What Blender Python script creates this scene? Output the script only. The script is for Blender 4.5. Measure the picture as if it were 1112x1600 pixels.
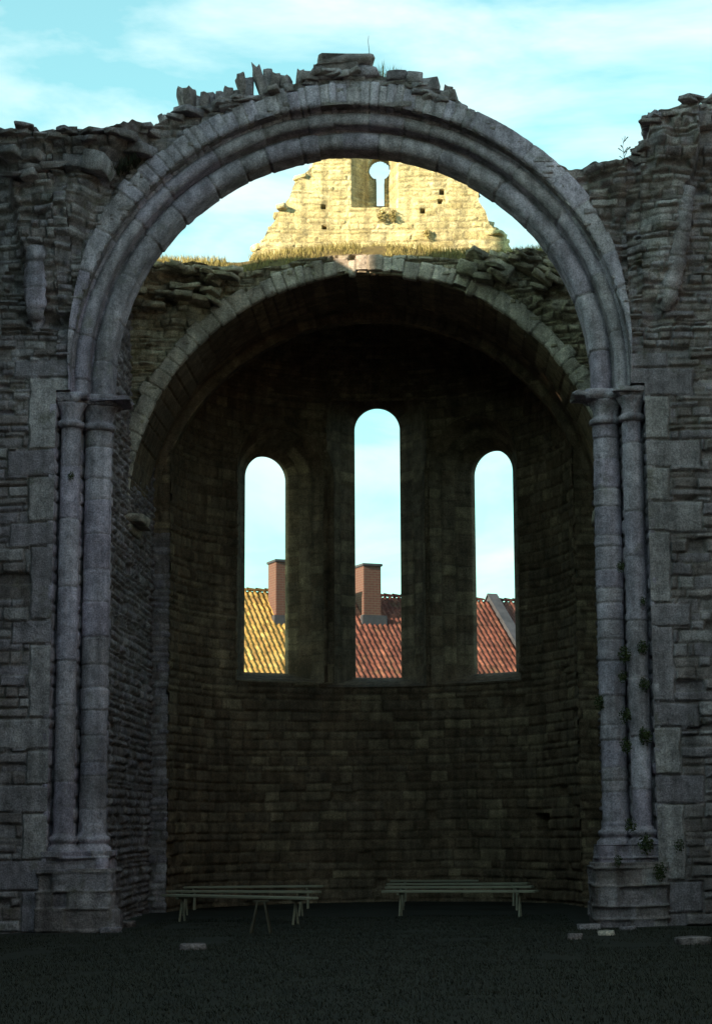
import bpy, bmesh, math, random
import numpy as np
from mathutils import Vector, Matrix
R = math.radians
PI = math.pi
scn = bpy.context.scene
for o in list(bpy.data.objects): bpy.data.objects.remove(o)

# ------------------------------------------------------------------ camera
F, PPX, PPY, PITCH, ROLL, EYE = 3000.0, 694.0, 800.0, R(9.28), R(0.7), 1.6
cam_d = bpy.data.cameras.new('camera'); cam = bpy.data.objects.new('camera', cam_d)
scn.collection.objects.link(cam); scn.camera = cam
cam_d.sensor_fit = 'VERTICAL'; cam_d.sensor_height = 36.0; cam_d.lens = F / 1600 * 36
cam_d.shift_x = -(PPX - 556) / 1600; cam_d.shift_y = 0
cam_d.clip_start = .1; cam_d.clip_end = 6000
cam.location = (0, 0, EYE)
cam.rotation_euler = (Matrix.Rotation(R(90) + PITCH, 3, 'X') @ Matrix.Rotation(-ROLL, 3, 'Z')).to_euler()
scn.render.resolution_x, scn.render.resolution_y = 711, 1024

# ------------------------------------------------------------------ light
SUN_AZ, SUN_EL = R(57), R(22)          # the sun stands behind the camera, to the left
sv = Vector((-math.sin(SUN_AZ) * math.cos(SUN_EL), -math.cos(SUN_AZ) * math.cos(SUN_EL), math.sin(SUN_EL)))
sd = bpy.data.lights.new('sun', 'SUN'); sd.energy = 5.0; sd.angle = R(.5); sd.color = (1.0, .84, .56)
so = bpy.data.objects.new('sun', sd); scn.collection.objects.link(so)
so.rotation_euler = sv.to_track_quat('Z', 'Y').to_euler(); so.location = (-20, -10, 30)
w = bpy.data.worlds.new('World'); scn.world = w; w.use_nodes = True
nt = w.node_tree; nt.nodes.clear()
def N(nt, t, **k):
    n = nt.nodes.new(t)
    for a, b in k.items(): setattr(n, a, b)
    return n
sky = N(nt, 'ShaderNodeTexSky', sky_type='NISHITA'); sky.sun_disc = False
sky.sun_elevation = SUN_EL; sky.sun_rotation = math.atan2(sv.x, sv.y); sky.air_density = 1.0; sky.dust_density = 1.6
tint = N(nt, 'ShaderNodeMix', data_type='RGBA', blend_type='MULTIPLY'); tint.inputs[0].default_value = 1
tint.inputs[7].default_value = (.50, .93, .69, 1)
tc = N(nt, 'ShaderNodeTexCoord'); mp = N(nt, 'ShaderNodeMapping'); mp.inputs['Scale'].default_value = (1.1, 1.0, 3.2)
mp.inputs['Location'].default_value = (.95, .2, .85)
n1 = N(nt, 'ShaderNodeTexNoise'); n1.inputs['Scale'].default_value = 4.6; n1.inputs['Detail'].default_value = 7; n1.inputs['Roughness'].default_value = .55; n1.inputs['Distortion'].default_value = .5
cr = N(nt, 'ShaderNodeValToRGB'); cr.color_ramp.elements[0].position = .45; cr.color_ramp.elements[1].position = .66
cr.color_ramp.elements[0].color = (.12, .12, .12, 1); cr.color_ramp.elements[1].color = (.8, .8, .8, 1)
cm = N(nt, 'ShaderNodeMix', data_type='RGBA'); cm.inputs[7].default_value = (2.8, 3.2, 3.1, 1)
bg = N(nt, 'ShaderNodeBackground'); bg.inputs[1].default_value = .145
wo = N(nt, 'ShaderNodeOutputWorld')
L = nt.links.new
L(tc.outputs['Generated'], mp.inputs[0]); L(mp.outputs[0], n1.inputs['Vector']); L(n1.outputs['Fac'], cr.inputs[0])
L(sky.outputs[0], tint.inputs[6]); L(tint.outputs[2], cm.inputs[6]); L(cr.outputs[0], cm.inputs[0])
L(cm.outputs[2], bg.inputs[0]); L(bg.outputs[0], wo.inputs[0])
scn.view_settings.view_transform = 'Standard'; scn.view_settings.look = 'None'
scn.view_settings.exposure = 1.52; scn.view_settings.gamma = 1.0

# ------------------------------------------------------------------ projection helpers (photo pixel <-> plane at depth Y)
cp, sp_, cr_, sr_ = math.cos(PITCH), math.sin(PITCH), math.cos(ROLL), math.sin(ROLL)
def at(px, py, Y):
    xr = (px - PPX) / F; yr = (PPY - py) / F
    x = xr * cr_ + yr * sr_; y = -xr * sr_ + yr * cr_
    dy = cp - sp_ * y; dz = sp_ + cp * y; t = Y / dy
    return x * t, EYE + dz * t
def pix(X, Y, Z):
    Z = Z - EYE; zf = Y * cp + Z * sp_; y = (-Y * sp_ + Z * cp) / zf; x = X / zf
    return PPX + F * (x * cr_ - y * sr_), PPY - F * (x * sr_ + y * cr_)
def prof(pts, Y):
    P = [at(a, b, Y) for a, b in pts]
    xs = np.array([p[0] for p in P]); zs = np.array([p[1] for p in P])
    return lambda x: np.interp(x, xs, zs)

# ------------------------------------------------------------------ noise and masonry
def h2(i, j, s):
    i = i.astype(np.int64); j = j.astype(np.int64)
    n = (i * 374761393 + j * 668265263 + s * 974634777) & 0x7fffffff
    n = ((n ^ (n >> 13)) * 1274126177) & 0x7fffffff
    return ((n ^ (n >> 16)) & 0xffff) / 65535.0
def vn(x, y, s=0):
    x = np.asarray(x, float); y = np.asarray(y, float)
    i = np.floor(x); j = np.floor(y); a = x - i; b = y - j
    a = a * a * (3 - 2 * a); b = b * b * (3 - 2 * b)
    return (h2(i, j, s) * (1 - a) + h2(i + 1, j, s) * a) * (1 - b) + (h2(i, j + 1, s) * (1 - a) + h2(i + 1, j + 1, s) * a) * b
def fbm(x, y, s=0, o=4, g=.5):
    r = 0; a = 1; t = 0
    for k in range(o):
        r = r + a * vn(x * 2 ** k + 17.3 * k, y * 2 ** k + 5.1 * k, s + k); t += a; a *= g
    return r / t * 2 - 1
def sstep(a, b, x):
    t = np.clip((x - a) / (b - a), 0, 1); return t * t * (3 - 2 * t)

def masonry(u, v, seed, ch=(.10, .24), sl=(.18, .65), joint=.012, depth=.04, proud=.025, wob=.03, rnd=.03, rough=.010, miss=.03):
    """irregular courses of stones: returns relief (m), tone, mortar mask"""
    rg = np.random.RandomState(seed)
    u = np.asarray(u, float); v = np.asarray(v, float)
    vv = v + wob * fbm(u * .55, v * .35, seed + 11, 3) + wob * .35 * fbm(u * 3, v * 2, seed + 5, 2)
    uu = u + wob * .8 * fbm(u * 2, v * 3, seed + 21, 2)
    v0, v1 = vv.min() - .5, vv.max() + .5; u0, u1 = uu.min() - 1, uu.max() + 1
    ed = [v0]
    while ed[-1] < v1: ed.append(ed[-1] + rg.uniform(*ch))
    ed = np.array(ed); row = np.clip(np.searchsorted(ed, vv) - 1, 0, len(ed) - 2)
    BIG = (u1 - u0) + 10; keys = []
    for r in range(len(ed)):
        k = rg.uniform(.6, 1.4); x = u0 - rg.uniform(0, 1)
        keys.append(np.array([r * BIG - 4])) if False else None
        b = []
        while x < u1 + 1: b.append(x); x += rg.uniform(*sl) * k
        keys.append(np.array(b) - u0 + 2 + r * BIG)
    keys = np.concatenate(keys)
    q = uu - u0 + 2 + row * BIG
    i = np.clip(np.searchsorted(keys, q) - 1, 0, len(keys) - 2)
    d = np.minimum(np.minimum(q - keys[i], keys[i + 1] - q), np.minimum(vv - ed[row], ed[row + 1] - vv))
    d = d + .35 * rnd * fbm(u * 9, v * 9, seed + 31, 2)
    m = len(keys); tone = rg.rand(m); pr = (rg.rand(m) - .5) * 2 * proud; tu = (rg.rand(m) - .5) * .10; tv = (rg.rand(m) - .5) * .12
    pr = np.where(rg.rand(m) < miss, -depth * 2.2, pr)
    cx = (keys + np.append(keys[1:], keys[-1] + .3)) / 2; cz = (ed[row] + ed[row + 1]) / 2
    edge = sstep(joint * .4, joint + rnd, d)
    h = edge * (depth + pr[i] + tu[i] * np.clip(q - cx[i], -.3, .3) + tv[i] * (vv - cz)) - depth + rough * fbm(u * 7, v * 12, seed + 41, 4)
    jm = 1 - sstep(joint * .4, joint + rnd * .4, d)
    return h, tone[i], jm

COLL = scn.collection
def empty(name, loc, label=None, cat=None, group=None, rz=0):
    o = bpy.data.objects.new(name, None); COLL.objects.link(o); o.location = loc; o.rotation_euler = (0, 0, rz)
    o.empty_display_size = .3
    return tag(o, label, cat, group)
def tag(o, label=None, cat=None, group=None, kind=None):
    if label: o['label'] = label
    if cat: o['category'] = cat
    if group: o['group'] = group
    if kind: o['kind'] = kind
    return o
def mesh(name, V, Fq, mat, parent=None, tone=None, smooth=True, local=False, label=None):
    V = np.asarray(V, dtype=np.float64).reshape(-1, 3).copy()
    if parent is not None and not local:
        off = np.array(parent.location); p = parent.parent
        while p is not None: off = off + np.array(p.location); p = p.parent
        V -= off
    me = bpy.data.meshes.new(name)
    if isinstance(Fq, np.ndarray):
        me.vertices.add(len(V)); me.vertices.foreach_set('co', V.ravel())
        n, k = Fq.shape
        me.loops.add(n * k); me.loops.foreach_set('vertex_index', Fq.ravel().astype(np.int32))
        me.polygons.add(n); me.polygons.foreach_set('loop_start', np.arange(0, n * k, k, dtype=np.int32))
        me.update(calc_edges=True); me.validate()
    else:
        me.from_pydata([tuple(v) for v in V], [], Fq); me.update()
    if smooth: me.polygons.foreach_set('use_smooth', np.ones(len(me.polygons), bool))
    if tone is not None:
        t = np.zeros((len(V), 4), np.float32); t[:, 3] = 1
        for c, a in enumerate(tone): t[:, c] = np.asarray(a).ravel()
        ca = me.color_attributes.new('tone', 'FLOAT_COLOR', 'POINT'); ca.data.foreach_set('color', t.ravel())
    me.materials.append(mat)
    o = bpy.data.objects.new(name, me); COLL.objects.link(o)
    if parent is not None: o.parent = parent
    if label: o['label'] = label
    return o
def gridf(nr, nc, keep=None, wrap=False):
    i = np.arange(nr - 1)[:, None]; j = np.arange(nc - 1)[None, :]
    a = i * nc + j; q = np.stack([a, a + 1, a + nc + 1, a + nc], -1)
    if wrap:
        j2 = (np.arange(nr - 1) * nc)
        q = np.concatenate([q, np.stack([j2 + nc - 1, j2, j2 + nc, j2 + 2 * nc - 1], -1)[:, None, :]], 1)
    q = q.reshape(-1, 4)
    if keep is not None: q = q[keep.ravel()]
    return q

# ------------------------------------------------------------------ materials
def stone_mat(name, cols, mortar, mfac=.5, bump=.5, rough=.92, moss=None, mossf=.3):
    bump = min(1, bump * 1.7)
    m = bpy.data.materials.new(name); m.use_nodes = True; t = m.node_tree; t.nodes.clear(); l = t.links.new
    out = N(t, 'ShaderNodeOutputMaterial'); b = N(t, 'ShaderNodeBsdfPrincipled'); b.inputs['Roughness'].default_value = rough
    b.inputs['Specular IOR Level'].default_value = .25
    at_ = N(t, 'ShaderNodeAttribute', attribute_name='tone'); s = N(t, 'ShaderNodeSeparateColor'); l(at_.outputs['Color'], s.inputs[0])
    ramp = N(t, 'ShaderNodeValToRGB'); e = ramp.color_ramp.elements
    while len(e) < len(cols): e.new(.5)
    for k, c in enumerate(cols): e[k].position = k / (len(cols) - 1); e[k].color = (*c, 1)
    l(s.outputs[0], ramp.inputs[0])
    tcn = N(t, 'ShaderNodeTexCoord')
    na = N(t, 'ShaderNodeTexNoise'); na.inputs['Scale'].default_value = 5; na.inputs['Detail'].default_value = 9; na.inputs['Roughness'].default_value = .7
    nb = N(t, 'ShaderNodeTexNoise'); nb.inputs['Scale'].default_value = .7; nb.inputs['Detail'].default_value = 6; nb.inputs['Roughness'].default_value = .6
    nc = N(t, 'ShaderNodeTexNoise'); nc.inputs['Scale'].default_value = 38; nc.inputs['Detail'].default_value = 6; nc.inputs['Roughness'].default_value = .75
    for q in (na, nb, nc): l(tcn.outputs['Object'], q.inputs['Vector'])
    mm = N(t, 'ShaderNodeMath', operation='MULTIPLY'); mm.inputs[1].default_value = mfac; l(s.outputs[1], mm.inputs[0])
    mx = N(t, 'ShaderNodeMix', data_type='RGBA'); l(mm.outputs[0], mx.inputs[0]); l(ramp.outputs[0], mx.inputs[6]); mx.inputs[7].default_value = (*mortar, 1)
    def mul(src, noise, lo, hi, a=.3, c=.7):
        mr = N(t, 'ShaderNodeMapRange'); mr.inputs[1].default_value = a; mr.inputs[2].default_value = c; mr.inputs[3].default_value = lo; mr.inputs[4].default_value = hi
        l(noise, mr.inputs[0]); x = N(t, 'ShaderNodeMix', data_type='RGBA', blend_type='MULTIPLY'); x.inputs[0].default_value = 1
        l(src, x.inputs[6]); l(mr.outputs[0], x.inputs[7]); return x.outputs[2]
    c = mul(mx.outputs[2], na.outputs['Fac'], .52, 1.38); c = mul(c, nb.outputs['Fac'], .62, 1.28); c = mul(c, nc.outputs['Fac'], .55, 1.32, .36, .64)
    ns = N(t, 'ShaderNodeTexNoise'); ns.inputs['Scale'].default_value = 1; ns.inputs['Detail'].default_value = 7; ns.inputs['Roughness'].default_value = .62
    mps = N(t, 'ShaderNodeMapping'); mps.inputs['Scale'].default_value = (4.5, 4.5, .45); l(tcn.outputs['Object'], mps.inputs[0]); l(mps.outputs[0], ns.inputs['Vector']); c = mul(c, ns.outputs['Fac'], .62, 1.18, .34, .62)
    if moss:
        mr = N(t, 'ShaderNodeMapRange'); mr.inputs[1].default_value = .56; mr.inputs[2].default_value = .70; mr.inputs[4].default_value = mossf
        nd = N(t, 'ShaderNodeTexNoise'); nd.inputs['Scale'].default_value = 1.7; nd.inputs['Detail'].default_value = 8; nd.inputs['Roughness'].default_value = .7
        l(tcn.outputs['Object'], nd.inputs['Vector']); l(nd.outputs['Fac'], mr.inputs[0])
        x = N(t, 'ShaderNodeMix', data_type='RGBA'); l(mr.outputs[0], x.inputs[0]); l(c, x.inputs[6]); x.inputs[7].default_value = (*moss, 1); c = x.outputs[2]
    l(c, b.inputs['Base Color'])
    bp = N(t, 'ShaderNodeBump'); bp.inputs['Strength'].default_value = bump; bp.inputs['Distance'].default_value = .045
    ad = N(t, 'ShaderNodeMath', operation='ADD'); l(na.outputs['Fac'], ad.inputs[0]); l(nc.outputs['Fac'], ad.inputs[1])
    l(ad.outputs[0], bp.inputs['Height']); l(bp.outputs[0], b.inputs['Normal']); l(b.outputs[0], out.inputs[0])
    return m
def simple_mat(name, c1, c2, scale=6, rough=.85, bump=.3, stretch=(1, 1, 1), dist=.01, spec=.3):
    m = bpy.data.materials.new(name); m.use_nodes = True; t = m.node_tree; l = t.links.new; b = t.nodes['Principled BSDF']
    b.inputs['Roughness'].default_value = rough; b.inputs['Specular IOR Level'].default_value = spec
    tcn = N(t, 'ShaderNodeTexCoord'); mpn = N(t, 'ShaderNodeMapping'); mpn.inputs['Scale'].default_value = stretch
    na = N(t, 'ShaderNodeTexNoise'); na.inputs['Scale'].default_value = scale; na.inputs['Detail'].default_value = 8; na.inputs['Roughness'].default_value = .65
    l(tcn.outputs['Object'], mpn.inputs[0]); l(mpn.outputs[0], na.inputs['Vector'])
    rp = N(t, 'ShaderNodeValToRGB'); rp.color_ramp.elements[0].position = .32; rp.color_ramp.elements[1].position = .68
    rp.color_ramp.elements[0].color = (*c1, 1); rp.color_ramp.elements[1].color = (*c2, 1)
    l(na.outputs['Fac'], rp.inputs[0]); l(rp.outputs[0], b.inputs['Base Color'])
    bp = N(t, 'ShaderNodeBump'); bp.inputs['Strength'].default_value = bump; bp.inputs['Distance'].default_value = dist
    l(na.outputs['Fac'], bp.inputs['Height']); l(bp.outputs[0], b.inputs['Normal'])
    return m
M_wall = stone_mat('grey_limestone_rubble', [(.21, .155, .16), (.32, .25, .265), (.29, .23, .275), (.43, .355, .38)], (.21, .165, .15), .6, moss=(.10, .085, .045), mossf=.6)
M_ash = stone_mat('dressed_limestone', [(.36, .28, .36), (.43, .35, .44), (.36, .29, .33), (.50, .41, .49)], (.19, .155, .15), .5, bump=.35, moss=(.16, .15, .11), mossf=.5)
M_apse = stone_mat('bounce_tinted_limestone', [(.15, .09, .06), (.23, .145, .095), (.19, .125, .09), (.34, .23, .15)], (.12, .075, .05), .6)  # brown tint puts warm bounce light into the stone colour
M_gable = stone_mat('pale_yellow_limestone', [(.64, .52, .27), (.72, .61, .35), (.68, .56, .31), (.80, .69, .43)], (.50, .42, .26), .6, moss=(.36, .28, .14), mossf=.4)
M_vouss = stone_mat('pale_voussoir_limestone', [(.44, .34, .29), (.58, .47, .41), (.50, .40, .36), (.68, .56, .50)], (.18, .16, .12), .5)
M_torn = stone_mat('ochre_grey_rubble', [(.30, .22, .16), (.47, .37, .27), (.37, .30, .24), (.58, .48, .37)], (.24, .19, .13), .5, moss=(.12, .10, .04), mossf=.5)
M_out = stone_mat('plain_outer_masonry', [(.24, .22, .19), (.28, .26, .22)], (.2, .18, .15), .4)
M_earth = simple_mat('dry_turf', (.06, .045, .02), (.15, .11, .045), 9, .95, .6, dist=.04)
M_grass = simple_mat('dry_grass_blades', (.16, .13, .04), (.32, .26, .10), 3, .8, 0)
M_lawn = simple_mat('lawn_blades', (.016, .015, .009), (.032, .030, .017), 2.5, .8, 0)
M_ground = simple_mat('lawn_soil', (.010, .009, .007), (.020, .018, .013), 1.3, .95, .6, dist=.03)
M_leaf = simple_mat('wall_plant_leaves', (.025, .035, .012), (.06, .07, .022), 8, .7, 0)
M_wood = simple_mat('weathered_bench_wood', (.24, .20, .145), (.36, .31, .24), 5, .7, .4, (1, 14, 14))
M_dwood = simple_mat('dark_wood', (.04, .03, .02), (.08, .06, .04), 5, .7, .4)
M_ochre = stone_mat('ochre_pantiles', [(.24, .13, .045), (.38, .23, .07), (.30, .17, .055), (.48, .31, .11)], (.15, .1, .04), .3, bump=.3, moss=(.09, .08, .04), mossf=.5)
M_red = stone_mat('red_pantiles', [(.09, .028, .024), (.14, .045, .034), (.11, .038, .03), (.19, .07, .05)], (.1, .05, .03), .3, bump=.3, moss=(.09, .08, .04), mossf=.5)
M_dred = stone_mat('dark_red_pantiles', [(.07, .026, .024), (.11, .04, .034), (.09, .034, .03), (.15, .06, .05)], (.08, .04, .03), .3, bump=.3, moss=(.09, .08, .04), mossf=.5)
M_brick = simple_mat('chimney_brick', (.07, .03, .027), (.12, .05, .04), 9, .9, .4)
_t = M_brick.node_tree; _b = _t.nodes['Principled BSDF']; _src = _b.inputs['Base Color'].links[0].from_socket
_bt = N(_t, 'ShaderNodeTexBrick'); _bt.inputs['Scale'].default_value = 1; _bt.inputs['Brick Width'].default_value = .25; _bt.inputs['Row Height'].default_value = .085; _bt.inputs['Mortar Size'].default_value = .01
_bt.inputs['Color2'].default_value = (.085, .036, .032, 1); _bt.inputs['Mortar'].default_value = (.10, .07, .06, 1)
_tc = N(_t, 'ShaderNodeTexCoord'); _sx = N(_t, 'ShaderNodeSeparateXYZ'); _ad = N(_t, 'ShaderNodeMath', operation='ADD'); _cx = N(_t, 'ShaderNodeCombineXYZ')
_t.links.new(_tc.outputs['Object'], _sx.inputs[0]); _t.links.new(_sx.outputs[0], _ad.inputs[0]); _t.links.new(_sx.outputs[1], _ad.inputs[1]); _t.links.new(_ad.outputs[0], _cx.inputs[0]); _t.links.new(_sx.outputs[2], _cx.inputs[1]); _t.links.new(_cx.outputs[0], _bt.inputs['Vector'])
_t.links.new(_src, _bt.inputs['Color1']); _t.links.new(_bt.outputs['Color'], _b.inputs['Base Color'])
M_lead = simple_mat('lead_sheet', (.028, .027, .036), (.055, .052, .066), 3, .55, .1)
M_plaster = simple_mat('house_plaster', (.45, .42, .35), (.55, .52, .44), 2, .9, .2)
M_glass = simple_mat('dark_window_glass', (.02, .025, .03), (.03, .035, .04), 2, .1, 0)

# ------------------------------------------------------------------ mesh builders
def slab(xs, nz, bot, top, Y0, thick, mas, off=None, zmin=0, zmax=16, topn=.05, hole=None, rows_top=7, seed=3):
    """wall slab: column profile front -> top -> back -> bottom; front carries the masonry relief. Returns V,F,tones"""
    zs = np.linspace(zmin, zmax, nz); X, Zg = np.meshgrid(xs, zs)
    b = bot(xs)[None, :] * np.ones_like(X); t = top(xs)[None, :] * np.ones_like(X)
    Zc = np.clip(Zg, b, np.maximum(t, b + .02)); h, tn, jm = mas(X, Zc)
    e = np.minimum(1, (t - Zc) / .08 + .25); Y = Y0 - h * e
    if off is not None: Y = Y - off(X, Zc)
    rows = [(X, Y, Zc, tn, jm)]
    for k in range(1, rows_top + 1):
        f = k / rows_top; yy = Y[-1] * (1 - f) + (Y0 + thick) * f
        zz = t[-1] + topn * fbm(xs * 3.1, yy * 3.1, seed, 4) * 1.6 * (1 if k < rows_top else .3)
        rows.append((xs[None], yy[None], zz[None], tn[-1:], np.zeros((1, len(xs)))))
    o1 = np.full((1, len(xs)), Y0 + thick); zb = b[:1]
    rows.append((xs[None], o1, zb, tn[:1], jm[:1] * 0)); rows.append((xs[None], Y[:1], zb, tn[:1], jm[:1] * 0))
    A = [np.concatenate([np.broadcast_to(r[k], (r[k].shape[0], len(xs))) for r in rows], 0) for k in range(5)]
    nr, nc = A[0].shape
    keep = np.ones((nr - 1, nc - 1), bool)
    dz = np.maximum(np.abs(A[2][1:, :-1] - A[2][:-1, :-1]), np.abs(A[2][1:, 1:] - A[2][:-1, 1:]))
    keep[:nz - 1] = dz[:nz - 1] > 1e-7
    if hole is not None:
        hx = (A[0][:-1, :-1] + A[0][1:, 1:]) / 2; hz = (A[2][:-1, :-1] + A[2][1:, 1:]) / 2
        keep[:nz - 1] &= ~hole(hx, hz)[:nz - 1]
    V = np.stack([A[0], A[1], A[2]], -1).reshape(-1, 3)
    Fq = gridf(nr, nc, keep)
    return V, Fq, A[3].ravel(), A[4].ravel()
def join(parts):
    Vs, Fs, T, J, n = [], [], [], [], 0
    for V, Fq, t, j in parts:
        Vs.append(V); Fs.append(Fq + n); T.append(t); J.append(j); n += len(V)
    return np.concatenate(Vs), np.concatenate(Fs), np.concatenate(T), np.concatenate(J)

def cuts(L0, L1, lo, hi, rg):
    b = [L0 - rg.uniform(0, lo)]
    while b[-1] < L1 + hi: b.append(b[-1] + rg.uniform(lo, hi))
    return np.array(b)
def blocks1d(u, b, seed, joint=.012, depth=.02, proud=.012):
    """voussoirs or drums: joints across one direction"""
    rg = np.random.RandomState(seed); i = np.clip(np.searchsorted(b, u) - 1, 0, len(b) - 2)
    d = np.minimum(u - b[i], b[i + 1] - u); pr = (rg.rand(len(b)) - .5) * 2 * proud; tn = rg.rand(len(b))
    e = sstep(joint * .3, joint + .012, d)
    return e * (depth + pr[i]) - depth, tn[i], 1 - sstep(joint * .3, joint + .004, d)
def profile_dense(pts, step):
    out = []
    for a, b in zip(pts[:-1], pts[1:]):
        n = max(1, int(math.hypot(b[0] - a[0], b[1] - a[1]) / step))
        for k in range(n): out.append((a[0] + (b[0] - a[0]) * k / n, a[1] + (b[1] - a[1]) * k / n))
    out.append(pts[-1]); return np.array(out)
def roll(c, r, a0, a1, n=9):
    return [(c[0] + r * math.cos(R(a0 + (a1 - a0) * k / n)), c[1] + r * math.sin(R(a0 + (a1 - a0) * k / n))) for k in range(n + 1)]
def arch_sweep(name, pts, cx, cz, Y0, bounds, seed, mat, parent, n=420, a0=0, a1=PI, step=.04, rough=.008, ragged=None, wear=.0, label=None):
    p = profile_dense(pts, step); d = np.gradient(p, axis=0); nn = np.stack([d[:, 1], -d[:, 0]], 1); nn /= np.linalg.norm(nn, axis=1)[:, None] + 1e-9
    a = np.linspace(a0, a1, n)[:, None]; r = p[None, :, 0]; y = p[None, :, 1]
    s = a * p[:, 0].mean(); sk = .02 * fbm(r * 6 + np.zeros_like(a), s * 1.5 + np.zeros_like(r), seed + 9, 2)
    h, tn, jm = blocks1d(s + sk, bounds, seed)
    sl = np.cumsum(np.r_[0, np.hypot(*np.diff(p, axis=0).T)])[None, :]
    h = h + rough * fbm(s * 8 + 0 * sl, sl * 8 + 0 * s, seed + 3, 4) + .6 * rough * fbm(s * 2.2 + 0 * sl, sl * 2 + 0 * s, seed + 4, 3) - wear * np.clip(fbm(s * 2.6 + 0 * sl, sl * 3 + 0 * s, seed + 6, 3) - .15, 0, 1)
    sgn = -1.0
    rr = r - sgn * 0 + h * nn[None, :, 0] * sgn; yy = y + h * nn[None, :, 1] * sgn
    if ragged is not None: rr = rr + ragged(s, r)
    lo = np.minimum(a, 0) + np.minimum(PI - a, 0); ac = np.clip(a, 0, PI)
    V = np.stack([cx + rr * np.cos(ac), Y0 + yy, cz + rr * np.sin(ac) + lo * 4], -1)
    return mesh(name, V.reshape(-1, 3), gridf(n, len(p)), mat, parent, (tn, jm), label=label)
def jamb(name, pts, side, cx, z0, z1, Y0, seed, mat, parent, step=.035, ch=(.28, .6), **kw):
    p = profile_dense(pts, step); d = np.gradient(p, axis=0); nn = np.stack([d[:, 1], -d[:, 0]], 1); nn /= np.linalg.norm(nn, axis=1)[:, None] + 1e-9
    z = np.linspace(z0, z1, int((z1 - z0) / step))[:, None]; sl = np.cumsum(np.r_[0, np.hypot(*np.diff(p, axis=0).T)])[None, :]
    h, tn, jm = masonry(sl + 0 * z, z + 0 * sl, seed, ch=ch, **kw)
    rr = p[None, :, 0] - h * nn[None, :, 0]; yy = p[None, :, 1] - h * nn[None, :, 1]
    V = np.stack([cx + side * rr, Y0 + yy, z + 0 * rr], -1)
    return mesh(name, V.reshape(-1, 3), gridf(len(z), len(p)), mat, parent, (tn, jm))
def lathe(name, prf, cx, cy, mat, parent, n=28, seed=1, rough=.01, drums=None, sq=None, local=False, wear=0):
    """prf: list of (radius, z); sq: squareness exponent for abaci and plinths"""
    p = np.array(prf, float); a = np.linspace(0, 2 * PI, n, endpoint=False)[None, :]; r = p[:, :1] * np.ones_like(a); z = p[:, 1:2] * np.ones_like(a)
    if sq is not None:
        k = (np.abs(np.cos(a)) ** sq + np.abs(np.sin(a)) ** sq) ** (-1 / sq); r = r * k
    h = rough * fbm(a * 3 + cx * 3 + 0 * z, z * 7 + 0 * a, seed, 4) * 1.3; tn = .5 + 0 * r; jm = 0 * r
    h = h - wear * np.clip(fbm(a * 2.1 + cx, z * 4, seed + 8, 3) - .05, 0, 1)
    if drums is not None:
        hh, tn, jm = blocks1d(z + .01 * fbm(a * 2 + 0 * z, z * 2, seed + 5, 2), drums, seed, depth=.016, proud=.009); h = h + hh
    r = r + h * (p[:, :1] > .01)
    V = np.stack([cx + r * np.cos(a), cy + r * np.sin(a), z], -1).reshape(-1, 3)
    return mesh(name, V, gridf(len(p), n, wrap=True), mat, parent, (tn, jm), local=local)

def rocks(specs, seed=5, sub=2):
    """irregular stones: specs = (center, half sizes, rotation matrix) -> V,F,tone,joint"""
    rg = np.random.RandomState(seed)
    bm = bmesh.new(); bmesh.ops.create_cube(bm, size=2); bmesh.ops.bevel(bm, geom=bm.edges[:], offset=.13, segments=1, affect='EDGES')
    bmesh.ops.triangulate(bm, faces=bm.faces[:])
    bmesh.ops.subdivide_edges(bm, edges=bm.edges[:], cuts=1)
    bmesh.ops.triangulate(bm, faces=bm.faces[:])
    bm.verts.index_update()
    B = np.array([v.co[:] for v in bm.verts]); Fb = np.array([[v.index for v in f.verts] for f in bm.faces]); bm.free()
    parts = []
    for c, hs, rm in specs:
        o = rg.rand(3) * 50; k = 1.3
        nz = np.stack([fbm(B[:, 0] * k + o[0], B[:, 1] * k + B[:, 2] * .7 + o[1], 1, 3), fbm(B[:, 1] * k + o[2], B[:, 2] * k + B[:, 0] * .7 + o[0], 2, 3), fbm(B[:, 2] * k + o[1], B[:, 0] * k + B[:, 1] * .7 + o[2], 3, 3)], 1)
        P = (B + .34 * nz) * np.array(hs); P = P @ np.array(rm).T + np.array(c)
        parts.append((P, Fb, np.full(len(P), rg.rand()), np.zeros(len(P))))
    return join(parts)
def rotm(ax, ay, az): return (Matrix.Rotation(az, 3, 'Z') @ Matrix.Rotation(ay, 3, 'Y') @ Matrix.Rotation(ax, 3, 'X'))

def blades(name, pts, hgt, wid, mat, seed, per=1, lean=.35, parent=None, spread=.0):
    """grass: pts (n,3) roots; curved thin blades"""
    rg = np.random.RandomState(seed); P = np.repeat(np.asarray(pts, float), per, 0); n = len(P)
    P = P + np.c_[rg.normal(0, spread, n), rg.normal(0, spread, n), np.zeros(n)]
    hh = hgt * rg.uniform(.45, 1.15, n)[:, None]; a = rg.uniform(0, 2 * PI, n)
    d = np.stack([np.cos(a), np.sin(a), 0 * a], 1); s = np.stack([-np.sin(a + .7), np.cos(a + .7), 0 * a], 1) * wid * rg.uniform(.6, 1.3, n)[:, None]
    ln = lean * rg.uniform(.2, 1.4, n)[:, None]; up = np.array([[0, 0, 1.]])
    m = P + up * hh * .55 + d * hh * ln * .35; t = P + up * hh * (1 - .25 * ln) + d * hh * ln
    V = np.stack([P - s, P + s, m + s * .7, m - s * .7, t], 1).reshape(-1, 3)
    b = np.arange(n)[:, None] * 5
    Ft = np.concatenate([b + np.array([[0, 1, 2]]), b + np.array([[0, 2, 3]]), b + np.array([[3, 2, 4]])], 0)
    return mesh(name, V, Ft, mat, parent, smooth=False)

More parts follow.
